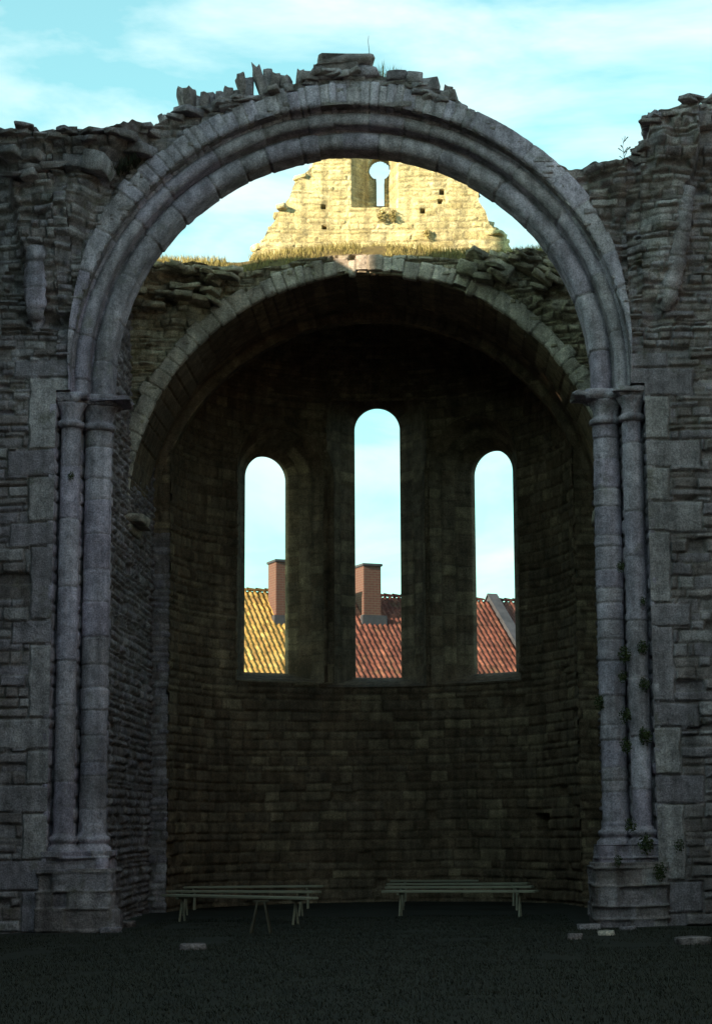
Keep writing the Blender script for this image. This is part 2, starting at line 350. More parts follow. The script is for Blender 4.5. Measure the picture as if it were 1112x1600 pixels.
def boxv(x0, x1, y0, y1, z0, z1):
    V = [(x, y, z) for x in (x0, x1) for y in (y0, y1) for z in (z0, z1)]
    return V, [(0, 1, 3, 2), (4, 6, 7, 5), (0, 4, 5, 1), (2, 3, 7, 6), (0, 2, 6, 4), (1, 5, 7, 3)]
def bevelbox(name, dims, mat, parent=None, bev=.01, local=True, xf=None, label=None):
    bm = bmesh.new(); V, Fb = boxv(*dims); vs = [bm.verts.new(v) for v in V]
    for f in Fb: bm.faces.new([vs[i] for i in f])
    bmesh.ops.recalc_face_normals(bm, faces=bm.faces[:])
    if bev: bmesh.ops.bevel(bm, geom=bm.edges[:], offset=bev, segments=2, affect='EDGES')
    if xf is not None: bmesh.ops.transform(bm, matrix=xf, verts=bm.verts[:])
    me = bpy.data.meshes.new(name); bm.to_mesh(me); bm.free(); me.materials.append(mat)
    o = bpy.data.objects.new(name, me); COLL.objects.link(o)
    if parent is not None: o.parent = parent
    if label: o['label'] = label
    return o

# ================================================================== GROUND
Y1, Y2, Y3 = 31.0, 35.0, 38.0
def gz(x, y): return .05 * fbm(x * .35, y * .35, 77, 3) + .012 * fbm(x * 3, y * 3, 78, 3)
xs = np.r_[-400, -120, -40, -20, np.linspace(-12, 12, 130), 20, 40, 120, 400]; ys = np.r_[-60, -20, 0, np.linspace(8, 44, 180), 60, 100, 250, 900]
X, Y = np.meshgrid(xs, ys); Zz = gz(X, Y) * (np.abs(X) < 13) * (Y < 45)
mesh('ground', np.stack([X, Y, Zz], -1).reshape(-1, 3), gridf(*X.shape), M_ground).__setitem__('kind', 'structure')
rg = np.random.RandomState(4)
n = 120000; gy = 13 + 22 * rg.rand(n) ** .8; gx = -gy * .30 + rg.rand(n) * gy * .50
ok = fbm(gx * .9, gy * .9, 9, 3) > -.5; ok &= ~((gy > 30.3) & (np.abs(gx + 1.54) > 3.6))
gx, gy = gx[ok], gy[ok]
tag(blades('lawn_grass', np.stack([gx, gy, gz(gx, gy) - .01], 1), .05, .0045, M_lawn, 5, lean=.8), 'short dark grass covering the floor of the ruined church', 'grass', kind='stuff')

# ================================================================== FRONT ARCH WALL
CX, CZ, CZS = -1.53, 9.03, 8.79
FW = empty('arch_wall', (CX, Y1, 0), 'ruined grey limestone wall with the great moulded round arch, nearest of the standing walls', 'ruined wall')
TOPpts = ([(-400, 220), (-60, 216), (0, 209), (38, 208), (44, 200), (60, 203), (66, 213), (118, 210), (150, 212), (190, 205), (222, 211), (236, 204), (252, 190), (285, 176), (330, 162), (380, 152), (430, 138), (485, 122), (492, 110), (578, 108), (588, 118), (640, 130), (690, 148), (716, 158), (760, 182), (800, 208), (850, 243), (888, 264), (940, 262), (988, 262), (992, 240), (1008, 225), (1012, 200), (1024, 184), (1060, 176), (1072, 165), (1112, 152), (1200, 140), (1500, 150)])
_tp = [at(a, b, Y1 - (.62 if a < 200 else (.35 if a > 991 else 0))) for a, b in TOPpts]; TOP = lambda x: np.interp(x, [q[0] for q in _tp], [q[1] for q in _tp])
topf = lambda x: TOP(x) + .05 * fbm(x * 2.3, x * 0, 3, 4) + .03 * fbm(x * 9, x * 0, 8, 2)
RO = 4.86
quo = np.random.RandomState(12); qe = [0.0]
while qe[-1] < 9.6: qe.append(qe[-1] + (quo.uniform(.38, .52) if len(qe) % 2 == 0 else quo.uniform(.55, 1.25)))
qe = np.array(qe); qw = np.array([(quo.uniform(.6, .98) if k % 2 == 1 else quo.uniform(.34, .46)) for k in range(len(qe))]); qt = quo.rand(len(qe)) * .6 + .4
def front_mas(X, Z):
    h, t, j = masonry(X, Z, 101, ch=(.08, .24), sl=(.15, .8), depth=.045, proud=.035, wob=.05, miss=.06, rnd=.018, rough=.014)
    hr, tr, jr = masonry(X, Z, 102, ch=(.05, .16), sl=(.10, .45), depth=.06, proud=.06, wob=.05, miss=.10, rough=.02, rnd=.014)
    k = sstep(8.2, 9.6, Z + .6 * fbm(X * .8, Z * .8, 55, 3)); k = np.maximum(k, 0)
    h = h * (1 - k) + hr * k; t = np.where(k > .5, tr, t); j = np.where(k > .5, jr, j)
    # dressed quoins beside the shafts
    for sd_ in (-1, 1):
        r = (X - CX) * sd_ - RO; zz = Z if sd_ < 0 else 9.7 - Z
        i = np.clip(np.searchsorted(qe, zz) - 1, 0, len(qe) - 2); wd = qw[i]
        wd = wd + .03 * fbm(X * 0, Z * 4, 65, 2); zz = zz + .025 * fbm(X * 2, Z * 1, 64, 2)
        d = np.minimum(np.minimum(zz - qe[i], qe[i + 1] - zz), wd - r) + .012 * fbm(X * 7, Z * 7, 66, 3)
        inn = (r < wd + .01) & (Z < 9.3)
        e = sstep(.004, .03, d); hq = e * (.05 + .012 * (qt[i] - .7)) - .05 + .014 * fbm(X * 5, Z * 5, 67, 5) + .006 + .010 * (qt[i] - .7)
        inn &= r > -.4
        h = np.where(inn, hq, h); t = np.where(inn, .25 + .75 * qt[i], t); j = np.where(inn, 1 - sstep(.002, .018, d), j)
    return h, t, j
def front_off(X, Z):
    px, py = pix(X, Y1, Z)
    nz = fbm(X * 1.6, Z * 1.6, 33, 4)
    # torn vault springing on the left: grows out of the wall upward
    xl = np.interp(py, [200, 260, 400, 500], [-30, 12, 38, 60]); xr = np.interp(py, [200, 300, 400, 470], [240, 170, 118, 95])
    a = np.interp(py, [190, 260, 420, 500], [.75, .62, .28, .0])
    L_ = a * sstep(-6, 12, px - xl + 8 * nz) * sstep(-4, 30, xr - px + 14 * nz) * (1 + .45 * nz)
    # top slab mass
    L_ = L_ + .16 * sstep(258, 240, py + 8 * nz) * (px < 230)
    # right side: hollow torn vault and rib line
    xl2 = np.interp(py, [262, 300, 400, 480], [905, 940, 975, 1000]); xr2 = np.interp(py, [262, 330, 400, 500], [1085, 1068, 1058, 1040])
    a2 = np.interp(py, [255, 300, 420, 500, 530], [.45, .3, .22, .16, 0])
    R_ = a2 * sstep(-5, 22, px - xl2 + 10 * nz) * sstep(-3, 8, xr2 - px + 5 * nz) * (1 + .9 * nz)
    hol = -.30 * np.exp(-((px - 985) / 28) ** 2 - ((py - 345) / 45) ** 2) - .3 * np.exp(-((px - 1020) / 14) ** 2 - ((py - 500) / 22) ** 2) - .32 * np.exp(-((px - 92) / 20) ** 2 - ((py - 500) / 13) ** 2)
    up = .25 * sstep(262, 240, py + 10 * nz) * (px > 960) * (.6 + .8 * nz)
    return L_ + R_ + hol + up
def front_rx(x0, x1, nx, nz, bot): return slab(np.linspace(x0, x1, nx), nz, bot, topf, Y1, 1.0, front_mas, front_off, 0, 16.4, seed=3, topn=.09)
zero = lambda x: 0 * x
RA = 4.64
archb = lambda x: CZ + np.sqrt(np.clip(RA ** 2 - (x - CX) ** 2, 0, None))
# the wall covers everything outside the arch ring
parts = [front_rx(-7.9, CX - RO, 150, 720, zero), front_rx(CX + RO, 5.0, 110, 720, zero),
         front_rx(CX - RO, CX - RA, 8, 720, lambda x: CZS + 0 * x), front_rx(CX + RA, CX + RO, 8, 720, lambda x: CZS + 0 * x),
         front_rx(-12, -7.9, 130, 540, zero), front_rx(5.0, 11, 190, 540, zero),
         slab(np.linspace(CX - RA, CX + RA, 420), 330, archb, topf, Y1, 1.0, front_mas, front_off, CZ, 16.4, seed=3, topn=.09)]
V, Fq, T, J = join(parts); mesh('wall', V, Fq, M_wall, FW, (T, J))
# orders of the arch
rgb = random.Random(8)
def vb(Rm, fine, coarse, a_lo=R(52), a_hi=R(140)):
    b = [-.3]; 
    while b[-1] < PI * Rm + 1:
        a = b[-1] / Rm; b.append(b[-1] + (rgb.uniform(*fine) if a_lo < a < a_hi else rgb.uniform(*coarse)))
    return np.array(b)
b_out = vb(4.8, (.12, .24), (.55, 1.1))
def rag(s, r):
    k = np.clip((r - 4.85) / .16, 0, 1); i = np.searchsorted(b_out, s); rr = np.random.RandomState(6).rand(len(b_out) + 2)
    ang = np.clip(np.minimum(s / 4.8, PI - s / 4.8), 0, 2); rm = np.interp(ang, [0, .28, .62], [4.64, 4.78, 5.02])
    return k * (rr[i] - .6) * .12 * (ang > .5) + np.minimum(0, rm - r) * .97
arch_sweep('outer_order', [(5.0, .3), (5.02, .02), (5.01, -.045), (4.69, -.045), (4.65, -.01), (4.64, .20), (4.58, .27), (4.55, .40)], CX, CZ, Y1, b_out, 21, M_ash, FW, n=700, a0=-.06, a1=PI + .06, ragged=rag, wear=.03)
arch_sweep('middle_order', [(4.61, .40), (4.60, .30)] + roll((4.50, .30), .115, 0, -200, 14) + [(4.39, .40), (4.38, .52), (4.34, .56)], CX, CZ, Y1, vb(4.4, (.4, .8), (.6, 1.2), a_lo=R(70), a_hi=R(110)), 22, M_ash, FW, n=520, a0=-.06, a1=PI + .06, step=.02, wear=.025)
arch_sweep('inner_order', [(4.38, .60), (4.36, .52)] + roll((4.20, .56), .16, -10, -185, 16) + [(4.05, .64), (4.04, .75), (4.04, .98), (4.3, 1.0)], CX, CZ, Y1, vb(4.0, (.3, .7), (.5, 1.1), a_lo=R(60), a_hi=R(120)), 23, M_ash, FW, n=520, a0=-.06, a1=PI + .06, step=.02, wear=.03)
for sd_ in (-1, 1):
    jamb('jamb', [(4.95, .0), (4.86, .0), (4.85, .42), (4.50, .42), (4.48, .76), (4.09, .76), (4.07, .8), (4.07, .98), (4.3, 1.0)], sd_, CX, 0, CZ, Y1, 31 + sd_, M_ash, FW, ch=(.14, .34), sl=(.25, .6), depth=.03, proud=.012, wob=.02)
    rgd = np.random.RandomState(40 + sd_)
    zb = 1.5; zc = CZS - .55
    zz = np.linspace(zb, zc + .02, 300)
    lathe('inner_shaft', [(.22 + .006 * math.sin(z * 1.3), z) for z in zz], CX + sd_ * 4.25, Y1 + .62, M_ash, FW, 36, 51 + sd_, .006, cuts(zb, zc, .16, .62, rgd), wear=.02)
    lathe('outer_shaft', [(.165, z) for z in zz], CX + sd_ * 4.655, Y1 + .30, M_ash, FW, 28, 61 + sd_, .005, cuts(zb, zc, .7, 1.3, rgd), wear=.015)
    # capitals: neck ring, bell, worn abacus
    for rad, rr, yy, nm in ((.22, 4.25, .60, 'capital'), (.165, 4.655, .28, 'capital')):
        c = lathe(nm, [(rad, zc - .05), (rad + .05, zc - .03), (rad + .065, zc + .02), (rad + .05, zc + .055), (rad + .01, zc + .07), (rad, zc + .1), (rad + .01, zc + .16), (rad + .035, zc + .24), (rad + .075, zc + .31), (rad + .1, zc + .345), (rad + .1, zc + .36)], CX + sd_ * rr, Y1 + yy, M_ash, FW, 48, 71 + sd_ + int(rr), .02, wear=.11)
        a = rad + (.15 if rr < 4.3 else .08)
        lathe('abacus', [(.02, zc + .355), (a - .06, zc + .355), (a - .03, zc + .37), (a, zc + .42), (a + .01, zc + .50), (a - .02, zc + .53), (.02, zc + .56)], CX + sd_ * rr, Y1 + yy, M_ash, c, 64, 81 + sd_ + int(rr), .02, sq=6, wear=.16)
    for rad, rr, yy in ((.22, 4.25, .60), (.165, 4.655, .30)):
        lathe('base', [(rad + .01, 1.56), (rad + .02, 1.51), (rad + .06, 1.49), (rad + .08, 1.45), (rad + .06, 1.41), (rad + .035, 1.39), (rad + .05, 1.36), (rad + .10, 1.32), (rad + .11, 1.25)], CX + sd_ * rr, Y1 + yy, M_ash, FW, 32, 91 + sd_, .01, wear=.03)
    V, Fq, T, J = rocks([((CX + sd_ * 4.04, Y1 + .60, CZS - .10), (.33, .36, .045), rotm(0, sd_ * .05, 0)), ((CX + sd_ * 4.60, Y1 + .28, CZS - .09), (.26, .26, .05), rotm(0, 0, .05))], 170 + sd_)
    mesh('impost', V, Fq, M_ash, FW, (T, J), smooth=False)
    def plinth(x0, x1, y0, y1, z0, z1, sd2):
        # rough block plinth as displaced slab
        p = profile_dense([(x0, y1), (x0, y0), (x1, y0), (x1, y1)], .04); z = np.r_[np.linspace(z0, z1, 60), z1]
        s = np.cumsum(np.r_[0, np.hypot(*np.diff(p, axis=0).T)])[None, :]; zg = z[:, None]
        h, t, j = masonry(s + 0 * zg, zg + 0 * s, sd2, ch=(.17, .34), sl=(.25, .6), depth=.04, proud=.035, rnd=.02, rough=.02)
        nn = np.gradient(p, axis=0); nn = np.stack([nn[:, 1], -nn[:, 0]], 1); nn /= np.linalg.norm(nn, axis=1)[:, None]
        c = np.array([(x0 + x1) / 2, (y0 + y1) / 2]); q = p[None] - h[..., None] * nn[None] * 1.0
        q[-1] = c + (q[-1] - c) * .3
        V = np.concatenate([q, np.broadcast_to(zg[..., None], h.shape + (1,))], -1); V[-1, :, 2] += .01
        mesh('plinth', V.reshape(-1, 3), gridf(len(z), len(p)), M_wall if z0 < 0 else M_ash, FW, (t, j))
    def ext(a, b): return (CX + sd_ * a, CX + sd_ * b) if sd_ > 0 else (CX - b, CX - a)
    plinth(*ext(3.93, 4.88), Y1 + .05, Y1 + .98, .98, 1.27, 301 + sd_)
    plinth(*ext(3.83, 4.98), Y1 - .10, Y1 + .99, -.05, .99, 311 + sd_)
# vault rib stubs and rubble crest
def tube(name, path, rad, mat, parent, seed, n=16, drums=(.3, .6), rough=.012):
    P = np.array(path, float); s = np.r_[0, np.cumsum(np.linalg.norm(np.diff(P, axis=0), axis=1))]; m = max(6, int(s[-1] / .03)); q = np.linspace(0, s[-1], m)
    C = np.stack([np.interp(q, s, P[:, k]) for k in range(3)], 1); T_ = np.gradient(C, axis=0); T_ /= np.linalg.norm(T_, axis=1)[:, None]
    A = np.cross(T_, [0, 1, 0]); A /= np.linalg.norm(A, axis=1)[:, None]; B = np.cross(T_, A); a = np.linspace(0, 2 * PI, n, endpoint=False)[None, :]
    rd = np.interp(q, s, rad if hasattr(rad, '__len__') else [rad] * len(s))[:, None]
    h, tn, jm = blocks1d(q[:, None] + 0 * a, cuts(0, s[-1], *drums, np.random.RandomState(seed)), seed)
    r = rd + h + rough * 2 * fbm(a * 3, q[:, None] * 6, seed, 4)
    r = r * np.where((q < .02) | (q > s[-1] - .02), .3, 1)[:, None]
    V = C[:, None] + A[:, None] * (r * np.cos(a))[..., None] + B[:, None] * (r * np.sin(a))[..., None]
    return mesh(name, V.reshape(-1, 3), gridf(m, n, wrap=True), mat, parent, (tn, jm))
def path(pp, Y): return [(*[at(a, b, Y - o)[0]], Y - o, at(a, b, Y - o)[1]) for a, b, o in pp]
tube('vault_rib', path([(60, 520, -.05), (58, 496, .0), (57, 484, .12), (56, 400, .26), (54, 382, .30)], Y1), [.07, .15, .17, .17, .13], M_ash, FW, 7, n=7, drums=(.25, .5), rough=.03)
tube('vault_rib', path([(1040, 486, -.02), (1044, 470, .08), (1056, 400, .17), (1068, 330, .24), (1076, 290, .26)], Y1), [.08, .14, .15, .15, .14], M_wall, FW, 8, n=7, drums=(.25, .6), rough=.03)
specs = []; rgr = random.Random(31)
for k in range(1000):
    x = rgr.uniform(-11, 8); z = float(TOP(x)); y = Y1 + rgr.uniform(-.25, 1.3); px, _ = pix(x, Y1, z)
    if 700 < px < 985 and y < Y1 + .3: continue
    if 700 < px < 890: continue
    sx = rgr.uniform(.05, .22); sz = rgr.uniform(.02, .06)
    off = float(front_off(np.array([x]), np.array([z - .1]))[0])
    if y < Y1 + .2: y = Y1 - off + rgr.uniform(-.03, .3)
    specs.append(((x, y, z + rgr.uniform(-.13, .0)), (sx, rgr.uniform(.08, .2), sz), rotm(rgr.uniform(-.3, .3), rgr.uniform(-.18, .18), rgr.uniform(0, 3))))
# upright broken stones left of the crown (x, y bottom, y top, width)
for (x, yb, yt, wpx, ln) in [(288, 178, 138, 9, -.30), (299, 178, 146, 8, -.1), (309, 176, 155, 8, 0), (321, 170, 150, 9, .1), (331, 168, 146, 8, -.15), (344, 165, 150, 9, 0), (355, 160, 140, 9, .1), (366, 158, 144, 9, 0), (378, 156, 120, 9, -.2), (389, 152, 126, 8, 0), (406, 146, 107, 8, -.28), (419, 142, 113, 9, -.05), (431, 138, 120, 9, .15), (447, 136, 124, 9, 0), (468, 130, 111, 8, .05), (262, 192, 184, 9, .2), (253, 196, 180, 6, -.3), (700, 152, 140, 9, .2)]:
    xa, za = at(x, yb, Y1 + .2); xb, zb_ = at(x, yt, Y1 + .2)
    specs.append(((xa, Y1 + rgr.uniform(.1, .4), (za + zb_) / 2), (wpx / 2 / 96.8 * 1.6, .16, (zb_ - za) / 2 + .05), rotm(rgr.uniform(-.1, .1), ln, rgr.uniform(-.3, .3))))
for (x0, x1, y0, y1) in [(492, 580, 92, 108), (498, 560, 104, 122), (548, 592, 110, 126), (630, 660, 120, 138), (492, 520, 108, 130), (470, 500, 118, 134), (600, 636, 118, 132), (640, 684, 130, 148), (690, 716, 148, 165)]:
    xa, za = at((x0 + x1) / 2, (y0 + y1) / 2, Y1 + .2)
    specs.append(((xa, Y1 + .35, za), ((x1 - x0) / 2 / 96.8, .4, (y1 - y0) / 2 / 96.8 + .01), rotm(0, rgr.uniform(-.04, .06), rgr.uniform(-.1, .1))))
for (x0, y0, x1, y1, dd) in [(1012, 182, 1060, 215, .2), (992, 236, 1015, 262, .2), (1060, 176, 1112, 205, .35), (1010, 215, 1050, 240, .1), (0, 232, 70, 248, .8), (30, 246, 100, 262, .72), (100, 236, 168, 268, .7), (60, 212, 120, 228, .6), (160, 212, 230, 240, .4), (8, 262, 60, 276, .7)]:
    m_ = max(1, int((x1 - x0) / 26)); 
    for q in range(m_):
        xc_ = x0 + (x1 - x0) * (q + .5) / m_; yc_ = (y0 + y1) / 2 + rgr.uniform(-4, 4); xa, za = at(xc_, yc_, Y1 - dd)
        specs.append(((xa, Y1 - dd + rgr.uniform(.12, .35), za), ((x1 - x0) / m_ / 2 / 97 * rgr.uniform(.9, 1.4), .3, (y1 - y0) / 2 / 110 * rgr.uniform(.6, 1.2)), rotm(rgr.uniform(-.25, .25), rgr.uniform(-.2, .2), rgr.uniform(-.4, .4))))
V, Fq, T, J = rocks(specs, 3); mesh('crest_rubble', V, Fq, M_wall, FW, (T, J), smooth=False)

# ================================================================== CHANCEL SIDE WALLS
CHX0, CHX1 = -5.80, 2.98
for nm, x0, sgn, lab, tp in (('left', CHX0, 1, 'side wall of the short bay between the two arches, seen as a steep sliver on the left', 405), ('right', CHX1, -1, 'side wall of the short bay between the two arches, mostly hidden by the right-hand shafts', 392)):
    cwall = empty('bay_wall', (x0, (Y1 + 1 + Y3) / 2, 0), lab, 'ruined wall')
    ztop = at(600, tp, Y2)[1] - .15
    yy = np.linspace(Y1 + .97, Y3 + .02, 250); zz = np.linspace(0, ztop, 420); A, B = np.meshgrid(yy, zz)
    h, t, j = masonry(A, B, 141 + sgn, ch=(.07, .17), sl=(.15, .5), depth=.045, proud=.03)
    Xf = x0 + sgn * h
    V = np.stack([Xf, A, B], -1).reshape(-1, 3)
    V2 = np.stack([np.full(len(yy), x0 - sgn * 1.1), yy, np.full(len(yy), ztop)], -1); V3 = V2.copy(); V3[:, 2] = 0
    n0 = len(V); nc = len(yy); G = np.concatenate([V, V2, V3])
    Fq = gridf(len(zz) + 2, nc)
    mesh('masonry', G, Fq, M_wall, cwall, (np.r_[t.ravel(), np.full(2 * nc, .5)], np.r_[j.ravel(), np.zeros(2 * nc)]))

# ================================================================== APSE ARCH WALL (behind)
CX2, CZ2, R2i, R2o = -1.38, 7.41, 4.46, 4.82
AW = empty('apse_arch_wall', (CX2, Y2, 0), 'second wall behind the great arch, with a plain round arch of pale wedge stones opening into the apse', 'ruined wall')
TOP2 = prof([(100, 412), (240, 417), (330, 420), (375, 424), (420, 418), (470, 406), (520, 400), (560, 397), (640, 400), (700, 404), (760, 404), (850, 398), (1000, 392)], Y2)
top2 = lambda x: TOP2(x) + .03 * fbm(x * 4, x * 0, 13, 3)
def aw_mas(X, Z):
    h, t, j = masonry(X, Z, 201, ch=(.05, .14), sl=(.10, .40), depth=.06, proud=.06, wob=.06, miss=.10, rough=.02, rnd=.014)
    return h, t, j
def aw_off(X, Z):
    px, py = pix(X, Y2, Z); nz = fbm(X * 1.8, Z * 1.8, 35, 4)
    a = sstep(600, 440, py) * (.25 + .35 * nz) * ((px < 330) | (px > 760))
    rr = np.hypot(X - CX2, Z - CZ2); a = a * sstep(R2o - .02, R2o + .25, rr)
    led = .12 * sstep(424, 416, py) * (px < 380)
    return a + led
arch2 = lambda x: CZ2 + np.sqrt(np.clip((R2i + .04) ** 2 - (x - CX2) ** 2, 0, None))
e2 = R2i + .04
parts = [slab(np.linspace(CX2 - e2, CX2 + e2, 380), 260, arch2, top2, Y2, 2.1, aw_mas, aw_off, CZ2 - .1, 12.5, topn=.05),
         slab(np.linspace(-6.9, CX2 - e2, 60), 200, lambda x: CZ2 - .15 + 0 * x, top2, Y2, 2.1, aw_mas, aw_off, CZ2 - .15, 12.5),
         slab(np.linspace(CX2 + e2, 3.9, 60), 200, lambda x: CZ2 - .15 + 0 * x, top2, Y2, 2.1, aw_mas, aw_off, CZ2 - .15, 12.5)]
V, Fq, T, J = join(parts); mesh('wall', V, Fq, M_torn, AW, (T, J))
b2 = vb(4.3, (.14, .30), (.22, .42), a_lo=R(60), a_hi=R(120))
def rag2(s, r):
    i = np.searchsorted(b2, s); rr = np.random.RandomState(16).rand(len(b2) + 2); ang = s / 4.3
    ko = np.clip((r - 4.66) / .14, 0, 1) * (rr[i] - .5) * .12
    ki = np.clip((4.56 - r) / .09, 0, 1) * np.where((ang > R(72)) & (ang < R(106)), (rr[i] - .25) * .16, 0)
    return ko + ki
arch_sweep('arch_ring', [(4.81, .2), (4.82, .0), (4.80, -.05), (4.50, -.05), (4.465, -.02), (4.46, .08)], CX2, CZ2, Y2, b2, 43, M_vouss, AW, n=620, a0=-.02, a1=PI + .02, step=.04, ragged=rag2, wear=.05)
arch_sweep('arch_soffit', [(4.50, .05), (4.47, .07), (4.47, 1.0), (4.47, 2.1), (4.9, 2.12)], CX2, CZ2, Y2, b2, 44, M_apse, AW, n=500, a0=-.02, a1=PI + .02, step=.06, wear=.03)  # darker stone than the ring face: the soffit's shade is in its colour
for sd_ in (-1, 1):     # corbels the arch springs from
    V, Fq, T, J = rocks([((CX2 + sd_ * 4.46, Y2 + .5, CZ2 - .12), (.30, .55, .10), rotm(0, 0, 0)), ((CX2 + sd_ * 4.55, Y2 + .5, CZ2 - .28), (.16, .5, .10), rotm(0, 0, 0))], 60 + sd_)
    mesh('corbel', V, Fq, M_vouss, AW, (T, J), smooth=False)
sp2 = []
for (x0, y0, x1, y1, rt) in [(715, 405, 745, 432, .5), (740, 402, 780, 425, .35), (770, 410, 800, 440, .9), (800, 402, 850, 412, .1), (742, 425, 770, 440, .4), (850, 400, 905, 410, .05), (245, 418, 300, 426, 0), (300, 420, 372, 428, .05), (310, 430, 345, 445, .7), (320, 462, 345, 472, .9), (262, 440, 300, 452, .2)]:
    xa, za = at((x0 + x1) / 2, (y0 + y1) / 2, Y2 - .25); sp2.append(((xa, Y2 - .1, za), ((x1 - x0) / 2 / 88, .3, (y1 - y0) / 2 / 110), rotm(rgr.uniform(-.2, .2), rt * .6, rgr.uniform(-.2, .2))))
for k in range(120):
    x = rgr.choice([rgr.uniform(-6.2, -3.9), rgr.uniform(.6, 2.8)]); z = float(TOP2(x))
    zz = z - abs(rgr.gauss(0, .5)) if rgr.random() < .6 else z
    if math.hypot(x - CX2, zz - CZ2) < R2o + .12: continue
    sp2.append(((x, Y2 + (rgr.uniform(0, .8) if zz == z else rgr.uniform(-.45, -.1)), zz), (rgr.uniform(.08, .22), rgr.uniform(.1, .25), rgr.uniform(.025, .06)), rotm(rgr.uniform(-.3, .3), (rgr.uniform(-.2, .2) + (.5 if x > 0 else .1)), rgr.uniform(-.6, .6))))
V, Fq, T, J = rocks(sp2, 5); mesh('torn_vault_rubble', V, Fq, M_torn, AW, (T, J), smooth=False)

# turf mound on that wall
xs = np.linspace(-5.9, 3.0, 160); ys = np.linspace(Y2 + .12, Y2 + 1.75, 36); X, Y = np.meshgrid(xs, ys)
crest = prof([(150, 408), (240, 410), (370, 414), (430, 402), (500, 394), (570, 388), (625, 388), (680, 396), (760, 402), (850, 394), (1000, 385)], Y2 + 1.1)
f = np.clip((Y - Y2 - .12) / .9, 0, 1); f = f * f * (3 - 2 * f); zt = (TOP2(X) - .10) * (1 - f) + crest(X) * f + .05 * fbm(X * 3, Y * 3, 4, 4)
turf = empty('turf_mound', (CX2, Y2 + .9, float(TOP2(CX2))), 'earth mound with long dry grass on top of the second wall, in front of the sunlit gable', 'turf')
turf['kind'] = 'stuff'
mesh('soil', np.stack([X, Y, zt], -1).reshape(-1, 3), gridf(*X.shape), M_earth, turf)
rg = np.random.RandomState(14); n = 13000; gx = rg.uniform(-5.8, 2.9, n); gy = rg.uniform(Y2 + .05, Y2 + 1.35, n)
f = np.clip((gy - Y2 - .12) / .9, 0, 1); f = f * f * (3 - 2 * f); gzz = (TOP2(gx) - .10) * (1 - f) + crest(gx) * f
ok = fbm(gx * 1.5, gy * 1.5, 3, 3) > -.25
g = blades('long_grass', np.stack([gx, gy, gzz], 1)[ok], .17, .006, M_grass, 15, parent=turf, lean=.5)

# ================================================================== GABLE
YG = Y2 + 1.5
GW = empty('gable_wall', (at(590, 400, YG)[0], YG, at(590, 400, YG)[1] - .6), 'broken pale gable with a keyhole slit window, standing in full sun above the apse', 'gable')
GT = prof([(375, 425), (388, 408), (398, 392), (410, 378), (418, 360), (430, 345), (440, 326), (452, 312), (458, 292), (470, 278), (488, 262), (497, 240), (515, 215), (540, 192), (575, 182), (620, 184), (660, 205), (690, 232), (705, 262), (730, 282), (746, 296), (748, 316), (758, 330), (764, 352), (778, 366), (790, 372), (797, 388), (812, 400)], YG)
gtop = lambda x: GT(x) + .05 * fbm(x * 5, x * 0, 23, 3)
gx0, gx1 = at(376, 400, YG)[0], at(810, 400, YG)[0]; gzb = at(600, 425, YG)[1]
def g_emb(X, Z):        # splayed embrasure depth 0..1
    px, py = pix(X, YG, Z)
    fl = (px - 549) / 26.0; fr = (622 - px) / 16.0; fb = (324 - py) / 4.0
    return np.clip(np.minimum(np.minimum(fl, fr), fb), 0, 1)
def g_hole(X, Z):
    px, py = pix(X, YG + .55, Z)
    a = (np.abs(px - 594) < 6.5) & (py < 324) & (py > 270)
    b = (((px - 593) / 17) ** 2 + ((py - 266) / 18) ** 2 < 1)
    return a | b
def g_mas(X, Z):
    h, t, j = masonry(X, Z, 401, ch=(.07, .17), sl=(.12, .5), depth=.011, proud=.009, wob=.07, miss=.01, rough=.014)
    px, py = pix(X, YG, Z)
    for hx, hy in ((505, 323), (507, 355), (687, 315), (660, 330), (690, 300)):
        h = np.where((np.abs(px - hx) < 3.2) & (np.abs(py - hy) < 3.6), h - .3, h)
    return h, t, j
V, Fq, T, J = slab(np.linspace(gx0, gx1, 330), 440, lambda x: gzb - .3 + 0 * x, gtop, YG, .7, g_mas, lambda X, Z: -.5 * g_emb(X, Z), gzb - .3, 17.0, topn=.04, hole=g_hole)
# cut the same opening out of the back face by splitting it
bk = V[:, 1] > YG + .69
mesh('wall', V, Fq[~bk[Fq].all(1)], M_gable, GW, (T, J))
xb = np.linspace(gx0, gx1, 110); zb_ = np.linspace(0, 1, 100); XX, QQ = np.meshgrid(xb, zb_); ZZ = gzb - .3 + QQ * (gtop(XX) - gzb + .3)
kp = ~g_hole((XX[:-1, :-1] + XX[1:, 1:]) / 2, (ZZ[:-1, :-1] + ZZ[1:, 1:]) / 2)
mesh('rear_face', np.stack([XX, 0 * XX + YG + .70, ZZ], -1).reshape(-1, 3), gridf(*XX.shape, kp), M_gable, GW, (0 * XX + .5, 0 * XX))
def ring_reveal(outline, y0, y1, name, mat, parent):
    P = np.array(outline); n = len(P); V = np.concatenate([np.c_[P[:, 0], np.full(n, y), P[:, 1]] for y in np.linspace(y0, y1, 6)])
    return mesh(name, V, gridf(6, n, wrap=True), mat, parent, (np.full(len(V), .5), np.zeros(len(V))))
ol = [(587.5, 324), (587.5, 281)] + [(593 + 17 * math.cos(R(a)), 266 - 18 * math.sin(R(a))) for a in range(240, -61, -12)] + [(600.5, 281), (600.5, 324)]
ring_reveal([at(a, b, YG + .55) for a, b in ol], YG + .47, YG + .72, 'slit_reveal', M_gable, GW)
sp3 = []
